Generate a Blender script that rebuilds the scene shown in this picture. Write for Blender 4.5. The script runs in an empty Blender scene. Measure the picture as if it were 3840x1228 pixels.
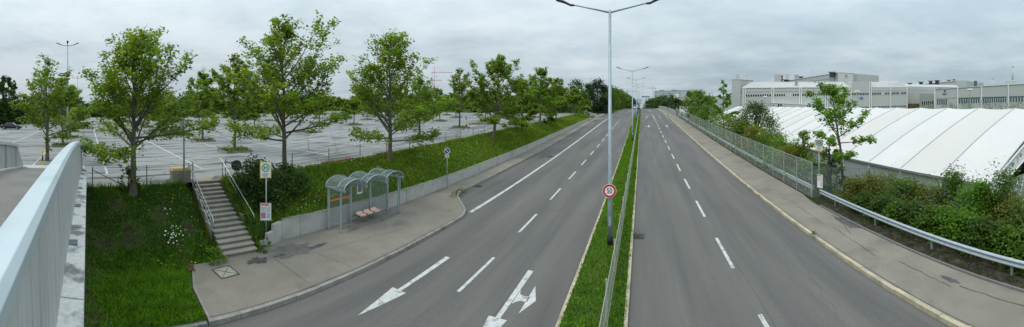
import bpy, math, random
import numpy as np
from mathutils import Vector, Matrix
PI = math.pi
S = bpy.context.scene
COL = S.collection
EYE = 6.4                      # eye height over the road under the footbridge
FPX, PX0, PY0 = 888.0, 1615.0, 265.0   # survey of the photograph: pixels per radian, road bearing, horizon

def ang(px): return (px - PX0) / FPX
def bear(px, R, z=0.0):        # a surveyed bearing and distance -> a point of the place
    a = ang(px); return Vector((R*math.sin(a), R*math.cos(a), z))
def hgt(py, R): return EYE + (PY0 - py) / FPX * R
def atX(px, X):
    a = ang(px); return Vector((X, X/math.tan(a), 0))

# ------------------------------------------------------------------ terrain
RY = np.arange(-60, 701, 2.0)
_ry = [-60, 8, 18, 25, 40, 52, 70, 90, 115, 139, 165, 195, 225, 270, 330, 450, 700]
_rz = [0, 0, .06, .18, .55, .95, 1.6, 2.3, 3.1, 3.7, 4.1, 4.32, 4.2, 3.3, 2.0, 1.0, 1.0]
_k = np.interp(RY, _ry, _rz)
for _ in range(6): _k[1:-1] = .25*_k[:-2] + .5*_k[1:-1] + .25*_k[2:]
RZ = _k
def road_z(Y): return float(np.interp(Y, RY, RZ))
def lot_z(X, Y):
    y = 2.2*math.tanh(Y/110) if Y > 0 else .012*Y
    return 2.2 + y + .012*(max(X, -150) + 18)
def wall_h(Y): return float(np.interp(Y, [7, 22, 60, 97], [.95, .78, .68, .45]))
def sm(t): t = min(1, max(0, t)); return t*t*(3 - 2*t)

def ground_z(X, Y):
    r = road_z(Y)
    if X <= (-12.95 if Y < 7.2 else -14.08):
        L = lot_z(-18, Y) if X > -18 else lot_z(X, Y)
        if Y > 104:
            t = sm((Y - 126)/14)
            side = r - .08
            b = side + (1.6*sm((-X - 15)/7) + max(0, min(.012*(-X-22), 1.2)))*t
            return b
        if X < -18.2: return L - .35
        if Y >= 7.2:
            base = r + .12 + wall_h(Y) - .06
            t = min(1, max(0, (-14.1 - X)/3.6))
            z = base + (L - base)*(t**.9)
            if Y > 97:
                z2 = r + .05 + (L - r)*sm((-X - 14)/3.6)
                z = z + (z2 - z)*sm((Y-97)/4)
                z = z + (r - .08 - z)*sm((Y-101)/3)
            return z
        low = .08 + (L - .08)*sm((-12.9 - X)/4.9)
        if Y > 5.0:
            k = (-13.3 - X)/4.9
            st = .05 + max(0, min(1, k))*2.05 - .3
            return min(low, st) if Y < 6.9 else low
        return low
    if X < -9.6:
        if Y < 5.2: return .08 + (road_z(Y) if Y > 0 else 0)
        return r - .10
    if X <= 10.35: return r - .12
    low = -3.7 + (.0 if Y < 150 else min(2.5, (Y-150)*.03))
    if X <= 12.4: return r + .06 - .25*max(0, X-11.2)
    t = min(1, (X - 12.4)/7.5)
    z0 = r - .24
    return z0 + (low - z0)*(t*t*(3-2*t)*.6 + t*.4)

# ------------------------------------------------------------------ mesh building
class MB:
    def __init__(s): s.v = []; s.f = []; s.m = []
    def add(s, vs, fs, m=0):
        k = len(s.v); s.v += [tuple(p) for p in vs]
        s.f += [tuple(i + k for i in f) for f in fs]; s.m += [m]*len(fs)
        return s
    def quad(s, a, b, c, d, m=0): return s.add([a, b, c, d], [(0, 1, 2, 3)], m)
    def poly(s, pts, m=0): return s.add(pts, [tuple(range(len(pts)))], m)
    def box(s, c, size, rz=0.0, m=0, taper=1.0, M=None):
        hx, hy, hz = (q/2 for q in size); vs = []
        for z, k in ((-hz, 1.0), (hz, taper)):
            for x, y in ((-hx, -hy), (hx, -hy), (hx, hy), (-hx, hy)): vs.append(Vector((x*k, y*k, z)))
        R = M if M is not None else Matrix.Rotation(rz, 3, 'Z')
        c = Vector(c)
        return s.add([c + R @ v for v in vs], [(3, 2, 1, 0), (4, 5, 6, 7), (0, 1, 5, 4), (1, 2, 6, 5), (2, 3, 7, 6), (3, 0, 4, 7)], m)
    def prism(s, pts, vec, m=0):     # planar polygon pushed along vec
        n = len(pts); vec = Vector(vec); a = [Vector(p) for p in pts]; b = [p + vec for p in a]
        fs = [tuple(range(n)), tuple(reversed(range(n, 2*n)))] + [(i, i + n, (i + 1) % n + n, (i + 1) % n) for i in range(n)]
        return s.add(a + b, fs, m)
    def tube(s, pts, r, n=6, m=0, cap=True):
        pts = [Vector(p) for p in pts]; rs = r if isinstance(r, (list, tuple)) else [r]*len(pts)
        k = len(s.v); prev = None
        for i, p in enumerate(pts):
            d = (pts[min(i+1, len(pts)-1)] - pts[max(i-1, 0)])
            d = d.normalized() if d.length > 1e-9 else Vector((0, 0, 1))
            if prev is None:
                u = d.cross(Vector((0, 0, 1)) if abs(d.z) < .9 else Vector((1, 0, 0))).normalized()
            else:
                u = (prev - d*prev.dot(d))
                u = u.normalized() if u.length > 1e-6 else d.orthogonal().normalized()
            prev = u; w = d.cross(u)
            for j in range(n):
                a = 2*PI*j/n; q = p + (u*math.cos(a) + w*math.sin(a))*rs[i]; s.v.append(tuple(q))
        for i in range(len(pts)-1):
            for j in range(n):
                a = k + i*n + j; b = k + i*n + (j+1) % n
                s.f.append((a, b, b + n, a + n)); s.m.append(m)
        if cap:
            s.f.append(tuple(k + j for j in reversed(range(n)))); s.m.append(m)
            e = k + (len(pts)-1)*n; s.f.append(tuple(e + j for j in range(n))); s.m.append(m)
        return s
    def disc(s, c, nrm, r, thick, n=28, m=0, ry=None):
        nrm = Vector(nrm).normalized(); u = Vector((0, 0, 1)).cross(nrm)
        u = u.normalized() if u.length > 1e-6 else Vector((1, 0, 0)); w = nrm.cross(u); c = Vector(c)
        pts = [c + u*math.cos(2*PI*i/n)*r + w*math.sin(2*PI*i/n)*r for i in range(n)]
        return s.prism(pts, -nrm*thick, m)
    def grid(s, rows, m=0):          # rows of points
        k = len(s.v); nc = len(rows[0])
        for r in rows: s.v += [tuple(p) for p in r]
        for i in range(len(rows)-1):
            for j in range(nc-1):
                a = k + i*nc + j; s.f.append((a, a+1, a+1+nc, a+nc)); s.m.append(m)
        return s
    def build(s, name, mats, parent=None, smooth=False, bevel=0.0, kind=None):
        me = bpy.data.meshes.new(name)
        off = parent.matrix_basis.translation.copy() if parent is not None else Vector((0, 0, 0))
        p = parent
        while p is not None and p.parent is not None:
            p = p.parent; off = off + p.matrix_basis.translation
        me.from_pydata([Vector(v) - off for v in s.v], [], s.f)
        for mt in (mats if isinstance(mats, (list, tuple)) else [mats]): me.materials.append(mt)
        me.polygons.foreach_set('material_index', s.m)
        if smooth: me.polygons.foreach_set('use_smooth', [True]*len(s.f))
        me.update()
        o = bpy.data.objects.new(name, me); COL.objects.link(o)
        if parent is not None: o.parent = parent
        if bevel > 0:
            b = o.modifiers.new('bevel', 'BEVEL'); b.width = bevel; b.segments = 2; b.limit_method = 'ANGLE'; b.angle_limit = .7
        if kind: o['kind'] = kind
        return o

def tag(o, label, cat, group=None):
    o['label'] = label; o['category'] = cat
    if group: o['group'] = group
    return o
def thing(name, label, cat, loc=(0, 0, 0), group=None):
    o = bpy.data.objects.new(name, None); COL.objects.link(o); o.location = loc
    o.empty_display_size = .2
    return tag(o, label, cat, group)
def kids(o): return [c for c in bpy.data.objects if c.parent == o]
def copy_tree(o, parent=None):
    c = o.copy(); COL.objects.link(c); c.parent = parent
    for k in kids(o): copy_tree(k, c)
    return c

def text_obj(txt, size, mat, M, name='lettering', parent=None, depth=.004, cx='CENTER'):
    cu = bpy.data.curves.new('t', 'FONT'); cu.body = txt; cu.size = size; cu.extrude = depth; cu.align_x = cx; cu.align_y = 'CENTER'; cu.resolution_u = 4
    o = bpy.data.objects.new('t', cu); COL.objects.link(o)
    me = bpy.data.meshes.new_from_object(o.evaluated_get(bpy.context.evaluated_depsgraph_get()))
    bpy.data.objects.remove(o); bpy.data.curves.remove(cu)
    off = Vector((0, 0, 0)); p = parent
    while p is not None: off = off + p.matrix_basis.translation; p = p.parent
    me.transform(Matrix.Translation(-off) @ M); me.materials.clear(); me.materials.append(mat)
    q = bpy.data.objects.new(name, me); COL.objects.link(q)
    if parent is not None: q.parent = parent
    return q
def facing(c, nrm):                    # matrix putting a text / sign flat in the plane at c with normal nrm
    n = Vector(nrm).normalized(); u = Vector((0, 0, 1)).cross(n).normalized(); w = n.cross(u)
    M = Matrix.Identity(4)
    for i in range(3): M[i][0] = u[i]; M[i][1] = w[i]; M[i][2] = n[i]; M[i][3] = Vector(c)[i]
    return M
def plate(mb, c, nrm, w, h, thick=.004, off=0.0, m=0, du=0.0, dv=0.0):
    M = facing(c, nrm)
    pts = [M @ Vector((du + x*w/2, dv + y*h/2, off)) for x, y in ((-1, -1), (1, -1), (1, 1), (-1, 1))]
    return mb.prism(pts, -Vector(nrm).normalized()*thick, m)

# ------------------------------------------------------------------ materials
def mat(name, col, rough=.7, metal=0.0, var=.12, scale=4.0, grain=0.0, gscale=60., bump=0.0, bscale=30., dirt=None, dscale=1.5, damt=.5, dlo=.52, dhi=.7, stretch=(1, 1, 1), spec=.4, trans=0.0):
    m = bpy.data.materials.new(name); m.use_nodes = True
    nt = m.node_tree; N = nt.nodes; L = nt.links
    b = N['Principled BSDF']; b.inputs['Roughness'].default_value = rough; b.inputs['Metallic'].default_value = metal
    b.inputs['Specular IOR Level'].default_value = spec
    tc = N.new('ShaderNodeTexCoord'); mp = N.new('ShaderNodeMapping'); mp.inputs['Scale'].default_value = stretch
    geo = N.new('ShaderNodeNewGeometry')
    L.new(geo.outputs['Position'] if stretch != (1, 1, 1) or name.startswith('g_') else tc.outputs['Object'], mp.inputs['Vector'])
    n1 = N.new('ShaderNodeTexNoise'); n1.inputs['Scale'].default_value = scale; n1.inputs['Detail'].default_value = 5
    L.new(mp.outputs[0], n1.inputs['Vector'])
    mr = N.new('ShaderNodeMapRange'); mr.inputs[1].default_value = .3; mr.inputs[2].default_value = .7
    mr.inputs[3].default_value = 1 - var; mr.inputs[4].default_value = 1 + var
    L.new(n1.outputs['Fac'], mr.inputs[0])
    val = mr.outputs[0]
    if grain:
        n2 = N.new('ShaderNodeTexNoise'); n2.inputs['Scale'].default_value = gscale; n2.inputs['Detail'].default_value = 2
        L.new(geo.outputs['Position'], n2.inputs['Vector'])
        m2 = N.new('ShaderNodeMapRange'); m2.inputs[1].default_value = .3; m2.inputs[2].default_value = .7; m2.inputs[3].default_value = 1 - grain; m2.inputs[4].default_value = 1 + grain
        L.new(n2.outputs['Fac'], m2.inputs[0])
        mu = N.new('ShaderNodeMath'); mu.operation = 'MULTIPLY'; L.new(val, mu.inputs[0]); L.new(m2.outputs[0], mu.inputs[1]); val = mu.outputs[0]
    vm = N.new('ShaderNodeVectorMath'); vm.operation = 'SCALE'; vm.inputs[0].default_value = col
    L.new(val, vm.inputs['Scale']); out = vm.outputs[0]
    if dirt is not None:
        n3 = N.new('ShaderNodeTexNoise'); n3.inputs['Scale'].default_value = dscale; n3.inputs['Detail'].default_value = 7; n3.inputs['Roughness'].default_value = .6
        L.new(mp.outputs[0], n3.inputs['Vector'])
        m3 = N.new('ShaderNodeMapRange'); m3.inputs[1].default_value = dlo; m3.inputs[2].default_value = dhi; m3.inputs[4].default_value = damt
        L.new(n3.outputs['Fac'], m3.inputs[0])
        mx = N.new('ShaderNodeMix'); mx.data_type = 'RGBA'; L.new(m3.outputs[0], mx.inputs[0]); L.new(out, mx.inputs[6]); mx.inputs[7].default_value = (*dirt, 1); out = mx.outputs[2]
    L.new(out, b.inputs['Base Color'])
    if bump:
        n4 = N.new('ShaderNodeTexNoise'); n4.inputs['Scale'].default_value = bscale; n4.inputs['Detail'].default_value = 3
        L.new(geo.outputs['Position'], n4.inputs['Vector'])
        bp = N.new('ShaderNodeBump'); bp.inputs['Strength'].default_value = bump; bp.inputs['Distance'].default_value = .02
        L.new(n4.outputs['Fac'], bp.inputs['Height']); L.new(bp.outputs[0], b.inputs['Normal'])
    if trans:
        o = N['Material Output']; t = N.new('ShaderNodeBsdfTranslucent'); ms = N.new('ShaderNodeMixShader'); ms.inputs[0].default_value = trans
        hs = N.new('ShaderNodeVectorMath'); hs.operation = 'MULTIPLY'; hs.inputs[1].default_value = (1.55, 1.5, .6); L.new(out, hs.inputs[0]); L.new(hs.outputs[0], t.inputs[0])
        L.new(b.outputs[0], ms.inputs[1]); L.new(t.outputs[0], ms.inputs[2]); L.new(ms.outputs[0], o.inputs[0])
    return m
def wire_mat(name, col, pitch=.06, frac=.28, axes=(1, 2), minop=0.0):
    """chain-link: crossed diagonal wires, open between them"""
    m = bpy.data.materials.new(name); m.use_nodes = True; nt = m.node_tree; N = nt.nodes; L = nt.links
    b = N['Principled BSDF']; b.inputs['Base Color'].default_value = (*col, 1); b.inputs['Roughness'].default_value = .5; b.inputs['Metallic'].default_value = .0
    g = N.new('ShaderNodeNewGeometry'); sp = N.new('ShaderNodeSeparateXYZ'); L.new(g.outputs['Position'], sp.inputs[0])
    outs = []
    for op in ('ADD', 'SUBTRACT'):
        a = N.new('ShaderNodeMath'); a.operation = op; L.new(sp.outputs[axes[0]], a.inputs[0]); L.new(sp.outputs[axes[1]], a.inputs[1])
        d = N.new('ShaderNodeMath'); d.operation = 'MULTIPLY'; L.new(a.outputs[0], d.inputs[0]); d.inputs[1].default_value = 1/pitch
        f = N.new('ShaderNodeMath'); f.operation = 'FRACT'; L.new(d.outputs[0], f.inputs[0])
        l = N.new('ShaderNodeMath'); l.operation = 'LESS_THAN'; L.new(f.outputs[0], l.inputs[0]); l.inputs[1].default_value = frac; outs.append(l)
    mx = N.new('ShaderNodeMath'); mx.operation = 'MAXIMUM'; L.new(outs[0].outputs[0], mx.inputs[0]); L.new(outs[1].outputs[0], mx.inputs[1])
    L.new(mx.outputs[0], b.inputs['Alpha'])
    return m
def glass_mat(name, col, alpha):
    m = bpy.data.materials.new(name); m.use_nodes = True; nt = m.node_tree; N = nt.nodes; L = nt.links
    b = N['Principled BSDF']; b.inputs['Base Color'].default_value = (*col, 1); b.inputs['Roughness'].default_value = .08; b.inputs['Alpha'].default_value = alpha
    return m

M_ = {}
# ground covers
M_['road'] = mat('g_road_asphalt', (.131, .123, .113), .88, var=.15, scale=.9, grain=.22, gscale=45, stretch=(1, .07, 1), dirt=(.072, .072, .074), dscale=.75, damt=.6, dlo=.47, dhi=.70, bump=.25, bscale=90, spec=.25)
M_['lot'] = mat('g_lot_asphalt', (.275, .275, .265), .92, var=.12, scale=.25, grain=.15, gscale=30, dirt=(.055, .057, .055), dscale=.75, damt=.9, dlo=.49, dhi=.66, stretch=(1.6, .28, 1), spec=.2)
M_['walk'] = mat('g_pavement_asphalt', (.226, .202, .164), .92, var=.12, scale=.7, grain=.2, gscale=40, dirt=(.10, .095, .09), dscale=.45, damt=.6, dlo=.55, dhi=.72, bump=.2, bscale=80, spec=.2)
M_['kerb'] = mat('g_kerb_concrete', (.27, .255, .235), .9, var=.2, scale=2.5, grain=.2, gscale=25, dirt=(.10, .10, .08), dscale=1.3, damt=.7, spec=.2)
M_['kerb_pale'] = mat('g_kerb_pale_stone', (.45, .39, .275), .9, var=.2, scale=1.6, grain=.2, gscale=25, dirt=(.14, .14, .10), dscale=1.3, damt=.7, spec=.2)
M_['paint'] = mat('g_road_paint', (.51, .51, .49), .8, var=.1, scale=3, grain=.18, gscale=30, dirt=(.20, .20, .20), dscale=3.5, damt=.75, dlo=.52, dhi=.66, spec=.2)
M_['lot_paint'] = mat('g_lot_paint', (.54, .54, .52), .8, var=.1, scale=2, grain=.1, gscale=20, dirt=(.26, .26, .26), dscale=1.6, damt=.7, dlo=.50, dhi=.68, spec=.2)
M_['grass'] = mat('g_grass_soil', (.042, .085, .014), .95, var=.35, scale=1.2, grain=.3, gscale=14, dirt=(.050, .050, .020), dscale=.5, damt=.75, dlo=.45, dhi=.65, bump=.6, bscale=12, spec=.1)
M_['soil'] = mat('g_dark_soil', (.040, .034, .026), .95, var=.4, scale=3, grain=.4, gscale=20, dirt=(.12, .11, .09), dscale=3, damt=.5, spec=.1)
for nm, c in (('blade', (.118, .255, .010)), ('blade_dark', (.036, .092, .012)), ('blade_dry', (.21, .22, .03))):
    M_[nm] = mat('grass_' + nm, c, .7, var=.25, scale=2, trans=.3, spec=.2)
M_['yellow_flower'] = mat('yellow_petal', (.65, .50, .03), .7)
M_['white_flower'] = mat('white_petal', (.75, .77, .70), .7)
# leaves
def leafset(pfx, cols): return [mat(f'{pfx}_leaf_{i}', c, .5, var=.25, scale=.9, trans=.5, spec=.3) for i, c in enumerate(cols)]
L_plane = leafset('plane', [(.155, .255, .020), (.110, .195, .018), (.215, .265, .028)])
L_mid = leafset('lot_tree', [(.140, .235, .028), (.10, .175, .022), (.19, .235, .034)])
L_dark = leafset('dark_tree', [(.040, .086, .020), (.060, .118, .022), (.028, .060, .016)])
L_ever = leafset('evergreen', [(.024, .050, .018), (.034, .070, .022), (.017, .036, .015)])
L_bush = leafset('bush', [(.085, .155, .020), (.125, .210, .022), (.060, .112, .018)])
L_olive = leafset('olive_bush', [(.150, .160, .026), (.115, .150, .022), (.18, .155, .034)])
L_bright = leafset('bright', [(.125, .26, .020), (.095, .205, .018), (.185, .28, .030)])
M_['bark'] = mat('bark', (.115, .103, .072), .9, var=.3, scale=6, dirt=(.20, .185, .14), dscale=4, damt=.7, bump=.5, bscale=20)
M_['bark_dark'] = mat('dark_bark', (.045, .040, .033), .9, var=.3, scale=6)
# built things
M_['conc'] = mat('pale_concrete', (.43, .415, .385), .88, var=.10, scale=1.6, grain=.06, gscale=30, dirt=(.17, .18, .15), dscale=.9, damt=.6, dlo=.52, dhi=.75)
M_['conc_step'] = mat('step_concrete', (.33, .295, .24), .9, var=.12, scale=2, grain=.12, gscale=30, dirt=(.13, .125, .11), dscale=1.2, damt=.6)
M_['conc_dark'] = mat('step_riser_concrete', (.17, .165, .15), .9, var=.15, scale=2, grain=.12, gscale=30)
M_['ledge'] = mat('weathered_ledge', (.64, .625, .59), .9, var=.14, scale=1.5, grain=.12, gscale=20, dirt=(.14, .14, .135), dscale=2.2, damt=.85, dlo=.52, dhi=.62)
M_['rail'] = mat('bridge_pale_metal', (.46, .53, .55), .45, var=.05, scale=1.2, dirt=(.34, .39, .40), dscale=2, damt=.5, spec=.4)
M_['panel'] = mat('bridge_panel_metal', (.43, .44, .43), .6, var=.10, scale=1.2, dirt=(.22, .23, .225), dscale=1.8, damt=.75, stretch=(4, 4, .5))
M_['deck'] = mat('g_deck_asphalt', (.20, .19, .175), .92, var=.1, scale=1, grain=.3, gscale=45, spec=.2)
M_['galv'] = mat('galvanised_steel', (.42, .46, .48), .42, metal=.55, var=.12, scale=5)
M_['pole'] = mat('lamp_post_steel', (.36, .43, .455), .5, metal=.3, var=.10, scale=3, dirt=(.25, .33, .36), dscale=4, damt=.6)
M_['lamp_dark'] = mat('luminaire_grey', (.035, .042, .045), .45, var=.1)
M_['black'] = mat('black_rubber', (.012, .012, .012), .7)
M_['stain'] = mat('brushed_rail_steel', (.50, .51, .50), .35, metal=.6, var=.08, scale=6)
M_['post_grey'] = mat('fence_post_grey', (.17, .20, .21), .6, metal=.3, var=.1)
M_['white'] = mat('white_sign', (.80, .80, .78), .5, var=.03)
M_['red'] = mat('red_sign', (.55, .022, .018), .5, var=.05)
M_['blue'] = mat('blue_sign', (.012, .055, .26), .5, var=.05)
M_['yellow'] = mat('yellow_sign', (.72, .50, .02), .5, var=.05)
M_['green'] = mat('green_sign', (.010, .23, .10), .5, var=.05)
M_['orange'] = mat('orange_sign', (.75, .20, .05), .5, var=.05)
M_['ink'] = mat('printed_ink', (.16, .17, .18), .6)
M_['pinkprint'] = mat('pink_print', (.50, .20, .22), .6, var=.3, scale=14)
M_['seat'] = mat('seat_pink_plastic', (.66, .40, .33), .55, var=.06, scale=6)
M_['salt'] = mat('salt_bin_lid', (.60, .42, .17), .6, var=.06)
M_['salt_body'] = mat('salt_bin_body', (.30, .26, .20), .7, var=.06)
M_['kerb_red'] = mat('faded_red_paint', (.33, .10, .07), .85, var=.25, scale=3, dirt=(.25, .22, .2), dscale=3, damt=.8)
M_['kerb_white'] = mat('faded_white_paint', (.58, .57, .54), .85, var=.15, scale=3, dirt=(.25, .24, .22), dscale=3, damt=.6)
M_['tent'] = mat('white_membrane', (.625, .60, .575), .6, var=.03, scale=.25, grain=.03, gscale=3, dirt=(.62, .61, .58), dscale=.22, damt=.5, dlo=.5, dhi=.8)
M_['tent_b'] = mat('white_membrane_aged', (.60, .57, .53), .6, var=.04, scale=.3, dirt=(.56, .54, .50), dscale=.3, damt=.6, dlo=.5, dhi=.8)
M_['tent_c'] = mat('white_membrane_grey', (.60, .585, .56), .6, var=.03, scale=.3, dirt=(.58, .58, .56), dscale=.25, damt=.6, dlo=.5, dhi=.8)
M_['seam'] = mat('membrane_seam', (.30, .30, .285), .7)
M_['clad'] = mat('grey_cladding', (.42, .45, .43), .7, var=.04, scale=.05, dirt=(.38, .405, .39), dscale=.02, damt=.5)
M_['clad_dark'] = mat('dark_grey_cladding', (.30, .325, .31), .7, var=.05, scale=.05)  # darker plain grey for joints, gutters, roof plant, porch and end wall
M_['clad_blue'] = mat('hall_wall_cladding', (.36, .40, .40), .6, var=.06, scale=.3)
M_['white_trim'] = mat('white_trim', (.68, .70, .69), .6, var=.04)
M_['metal_roof'] = mat('pale_metal_roof', (.47, .455, .435), .55, var=.05, scale=.08, dirt=(.40, .38, .36), dscale=.06, damt=.6)
M_['dark_glass'] = mat('dark_window_glass', (.020, .026, .030), .15, var=.4, scale=.4, spec=.6)
M_['blind'] = mat('lowered_blind', (.38, .41, .40), .7)
M_['office_blue'] = mat('office_blue_panel', (.17, .28, .33), .6, var=.06, scale=.05)
M_['office_glass'] = mat('office_glass_band', (.06, .11, .14), .3, var=.3, scale=.2)
M_['office_white'] = mat('office_white', (.60, .66, .68), .6, var=.04)
M_['crane_red'] = mat('crane_red_paint', (.45, .17, .14), .6)
M_['crane_yellow'] = mat('crane_ochre_paint', (.42, .34, .20), .6)
M_['crane_grey'] = mat('crane_grey', (.38, .40, .42), .6)
M_['tyre'] = mat('car_tyre', (.012, .012, .013), .8)
M_['rim'] = mat('car_rim', (.35, .36, .37), .35, metal=.7)
M_['carglass'] = mat('car_glass', (.02, .025, .03), .08, spec=.8)
M_['headlight'] = mat('car_headlight', (.6, .62, .64), .15)
M_['taillight'] = mat('car_taillight', (.35, .01, .01), .2)
M_['median_rail'] = mat('dull_fence_wire', (.36, .355, .31), .7)
M_['mesh_fence'] = wire_mat('chain_link_wire', (.56, .64, .59), .036, .115)
M_['mesh_fence_x'] = wire_mat('chain_link_wire_cross', (.30, .36, .33), .036, .14, axes=(0, 2))
M_['mesh_median'] = wire_mat('median_wire', (.50, .49, .42), .03, .30)
M_['glass'] = glass_mat('shelter_glass', (.30, .38, .36), .15)
M_['polyc'] = glass_mat('smoked_roof_sheet', (.28, .34, .33), .26)
M_['hump'] = mat('parapet_grey', (.34, .36, .35), .7, var=.08, scale=.4)

# ------------------------------------------------------------------ camera
cam = bpy.data.cameras.new('camera'); co = bpy.data.objects.new('camera', cam); COL.objects.link(co); S.camera = co
co.location = (0, 0, EYE); co.rotation_euler = (PI/2, 0, -(1288 - PX0)/FPX)
cam.type = 'PANO'; cam.panorama_type = 'CENTRAL_CYLINDRICAL'
cam.central_cylindrical_range_u_min = -1288/FPX; cam.central_cylindrical_range_u_max = 1288/FPX
cam.central_cylindrical_range_v_min = -(824 - PY0)/FPX; cam.central_cylindrical_range_v_max = PY0/FPX
cam.central_cylindrical_radius = 1.0
cam.clip_start = .05; cam.clip_end = 5000

# ------------------------------------------------------------------ sky and sun
wd = bpy.data.worlds.new('World'); S.world = wd; wd.use_nodes = True
nt = wd.node_tree; N = nt.nodes; L = nt.links
for n in list(N): N.remove(n)
out = N.new('ShaderNodeOutputWorld')
sky = N.new('ShaderNodeTexSky'); sky.sky_type = 'NISHITA'; sky.sun_disc = False
sky.sun_elevation = math.radians(52); sky.sun_rotation = math.radians(215); sky.air_density = 1.2; sky.dust_density = 2.5
bg1 = N.new('ShaderNodeBackground'); bg1.inputs[1].default_value = .085; L.new(sky.outputs[0], bg1.inputs[0])
tc = N.new('ShaderNodeTexCoord'); sx = N.new('ShaderNodeSeparateXYZ'); L.new(tc.outputs['Generated'], sx.inputs[0])
def mth(op, a, b=None, c=None):
    n = N.new('ShaderNodeMath'); n.operation = op
    for i, q in enumerate((a, b, c)):
        if q is None: continue
        if isinstance(q, (int, float)): n.inputs[i].default_value = q
        else: L.new(q, n.inputs[i])
    return n.outputs[0]
def rng_(v, a, b, c, d):
    n = N.new('ShaderNodeMapRange'); L.new(v, n.inputs[0])
    for i, q in enumerate((a, b, c, d)): n.inputs[i+1].default_value = q
    return n.outputs[0]
zc = mth('MAXIMUM', sx.outputs[2], 0.0)
den = mth('ADD', zc, .13)
cv = N.new('ShaderNodeCombineXYZ'); L.new(mth('DIVIDE', sx.outputs[0], den), cv.inputs[0]); L.new(mth('DIVIDE', sx.outputs[1], den), cv.inputs[1])
def noise(scale, detail, rough, off=(0, 0, 0), sc=(1, 1, 1)):
    mp = N.new('ShaderNodeMapping'); mp.inputs['Location'].default_value = off; mp.inputs['Scale'].default_value = sc; L.new(cv.outputs[0], mp.inputs[0])
    n = N.new('ShaderNodeTexNoise'); n.inputs['Scale'].default_value = scale; n.inputs['Detail'].default_value = detail; n.inputs['Roughness'].default_value = rough
    L.new(mp.outputs[0], n.inputs['Vector']); return n.outputs['Fac']
nA = noise(.55, 7, .55, (3.1, 1.7, 0)); nB = noise(1.7, 6, .6, (8.2, 4.4, 0), (1, 1, 1))
cl = mth('ADD', mth('MULTIPLY', nA, .65), mth('MULTIPLY', nB, .35))
# brightness of the cloud deck: brighter overhead and towards -X, greyer towards +X
side = rng_(sx.outputs[0], -1, 1, 1.03, 1.0)
up = rng_(sx.outputs[2], .05, 1, .95, 2.6)
brt = mth('MULTIPLY', mth('MULTIPLY', rng_(cl, .36, .64, .95, 1.13), side), up)
ramp = N.new('ShaderNodeMix'); ramp.data_type = 'RGBA'
L.new(rng_(mth('ADD', cl, mth('MULTIPLY', sx.outputs[0], -.09)), .38, .64, .12, 1), ramp.inputs[0])
ramp.inputs[6].default_value = (.440, .562, .640, 1); ramp.inputs[7].default_value = (.615, .690, .735, 1)
vs = N.new('ShaderNodeVectorMath'); vs.operation = 'SCALE'; L.new(ramp.outputs[2], vs.inputs[0]); L.new(brt, vs.inputs['Scale'])
bg2 = N.new('ShaderNodeBackground'); L.new(vs.outputs[0], bg2.inputs[0]); bg2.inputs[1].default_value = 1.0
mx = N.new('ShaderNodeMixShader'); L.new(rng_(cl, .30, .42, .86, .98), mx.inputs[0]); L.new(bg1.outputs[0], mx.inputs[1]); L.new(bg2.outputs[0], mx.inputs[2])
L.new(mx.outputs[0], out.inputs[0])
sun = bpy.data.lights.new('sun', 'SUN'); sun.energy = 1.5; sun.angle = math.radians(18); sun.color = (1, .96, .9)
so = bpy.data.objects.new('sun', sun); COL.objects.link(so); so.location = (0, 0, 60)
sa, se = math.radians(215), math.radians(52)     # sun_rotation is clockwise from +Y
sd = Vector((math.sin(sa)*math.cos(se), math.cos(sa)*math.cos(se), math.sin(se)))
so.rotation_euler = sd.to_track_quat('Z', 'Y').to_euler()
vsn = S.view_settings; S.display_settings.display_device = 'sRGB'; vsn.view_transform = 'Standard'; vsn.look = 'None'; vsn.gamma = 1; vsn.exposure = -0.14
S.cycles.max_bounces = 6; S.cycles.transparent_max_bounces = 24; S.cycles.use_denoising = True
# ================================================================== SETTING: ground, roads, pavements
def ladder(name, m, xs_of_Y, Ys, dz, kind='structure', zf=road_z):
    rows = [[(x, y, zf(y) + dz) for x in xs_of_Y(y)] for y in Ys]
    return MB().grid(rows).build(name, m, kind=kind)
gx = [-900, -500, -300, -200, -150, -120, -90, -70, -50, -40, -30, -24, -20, -18.25, -18.1, -17.85, -17.5, -17, -16.4, -15.8, -15.2, -14.6, -14.1, -14.03, -13.7, -13.3, -12.6, -11.5, -10.5, -9.75, -9.5, -6, -2, 2, 6, 10.3, 10.4, 11, 11.6, 12.4, 13.4, 14.4, 15.5, 17, 18.5, 20, 24, 30, 40, 60, 90, 140, 220, 400, 900]
gy = [-900, -400, -200, -100, -60, -30, -15, -8, -4, -2, 0, 1.5, 3, 4.2, 4.95, 5.1, 6, 6.85, 6.95, 7.15, 7.25, 8, 9.5, 11, 13] + list(range(15, 96, 4)) + [97, 99, 101, 102.5, 103.9, 104.2, 108, 116, 124, 127, 130, 134, 138, 142, 150, 165, 180, 200, 225, 260, 300, 360, 450, 600, 900]
MB().grid([[(x, y, ground_z(x, y)) for x in gx] for y in gy]).build('ground', M_['grass'], kind='structure', smooth=False)
YR = [y for y in RY if y >= -30]
ladder('road', M_['road'], lambda y: [-16.2 if 100 < y < 127 else -13.2, -2.3], YR, 0)
road_r = ladder('road', M_['road'], lambda y: [-.55, 8.0], YR, 0)
# side road into the car park
ys = list(range(104, 127, 2))
MB().grid([[(x, y, road_z(y) - .02 + (.012*(x+16) if x > -16 else 0)) for x in (-170, -120, -80, -50, -30, -16, -13)] for y in ys]).build('road', M_['lot'], kind='structure')
# the car park, one sheet
lx = [-166 + 4*i for i in range(37)] + [-20, -17.9]
ly = [-90 + 4*i for i in range(49)] + [103.9]
MB().grid([[(x, y, lot_z(x, y) + .015) for x in lx] for y in ly]).build('parking_lot', M_['lot'], kind='structure')
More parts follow.
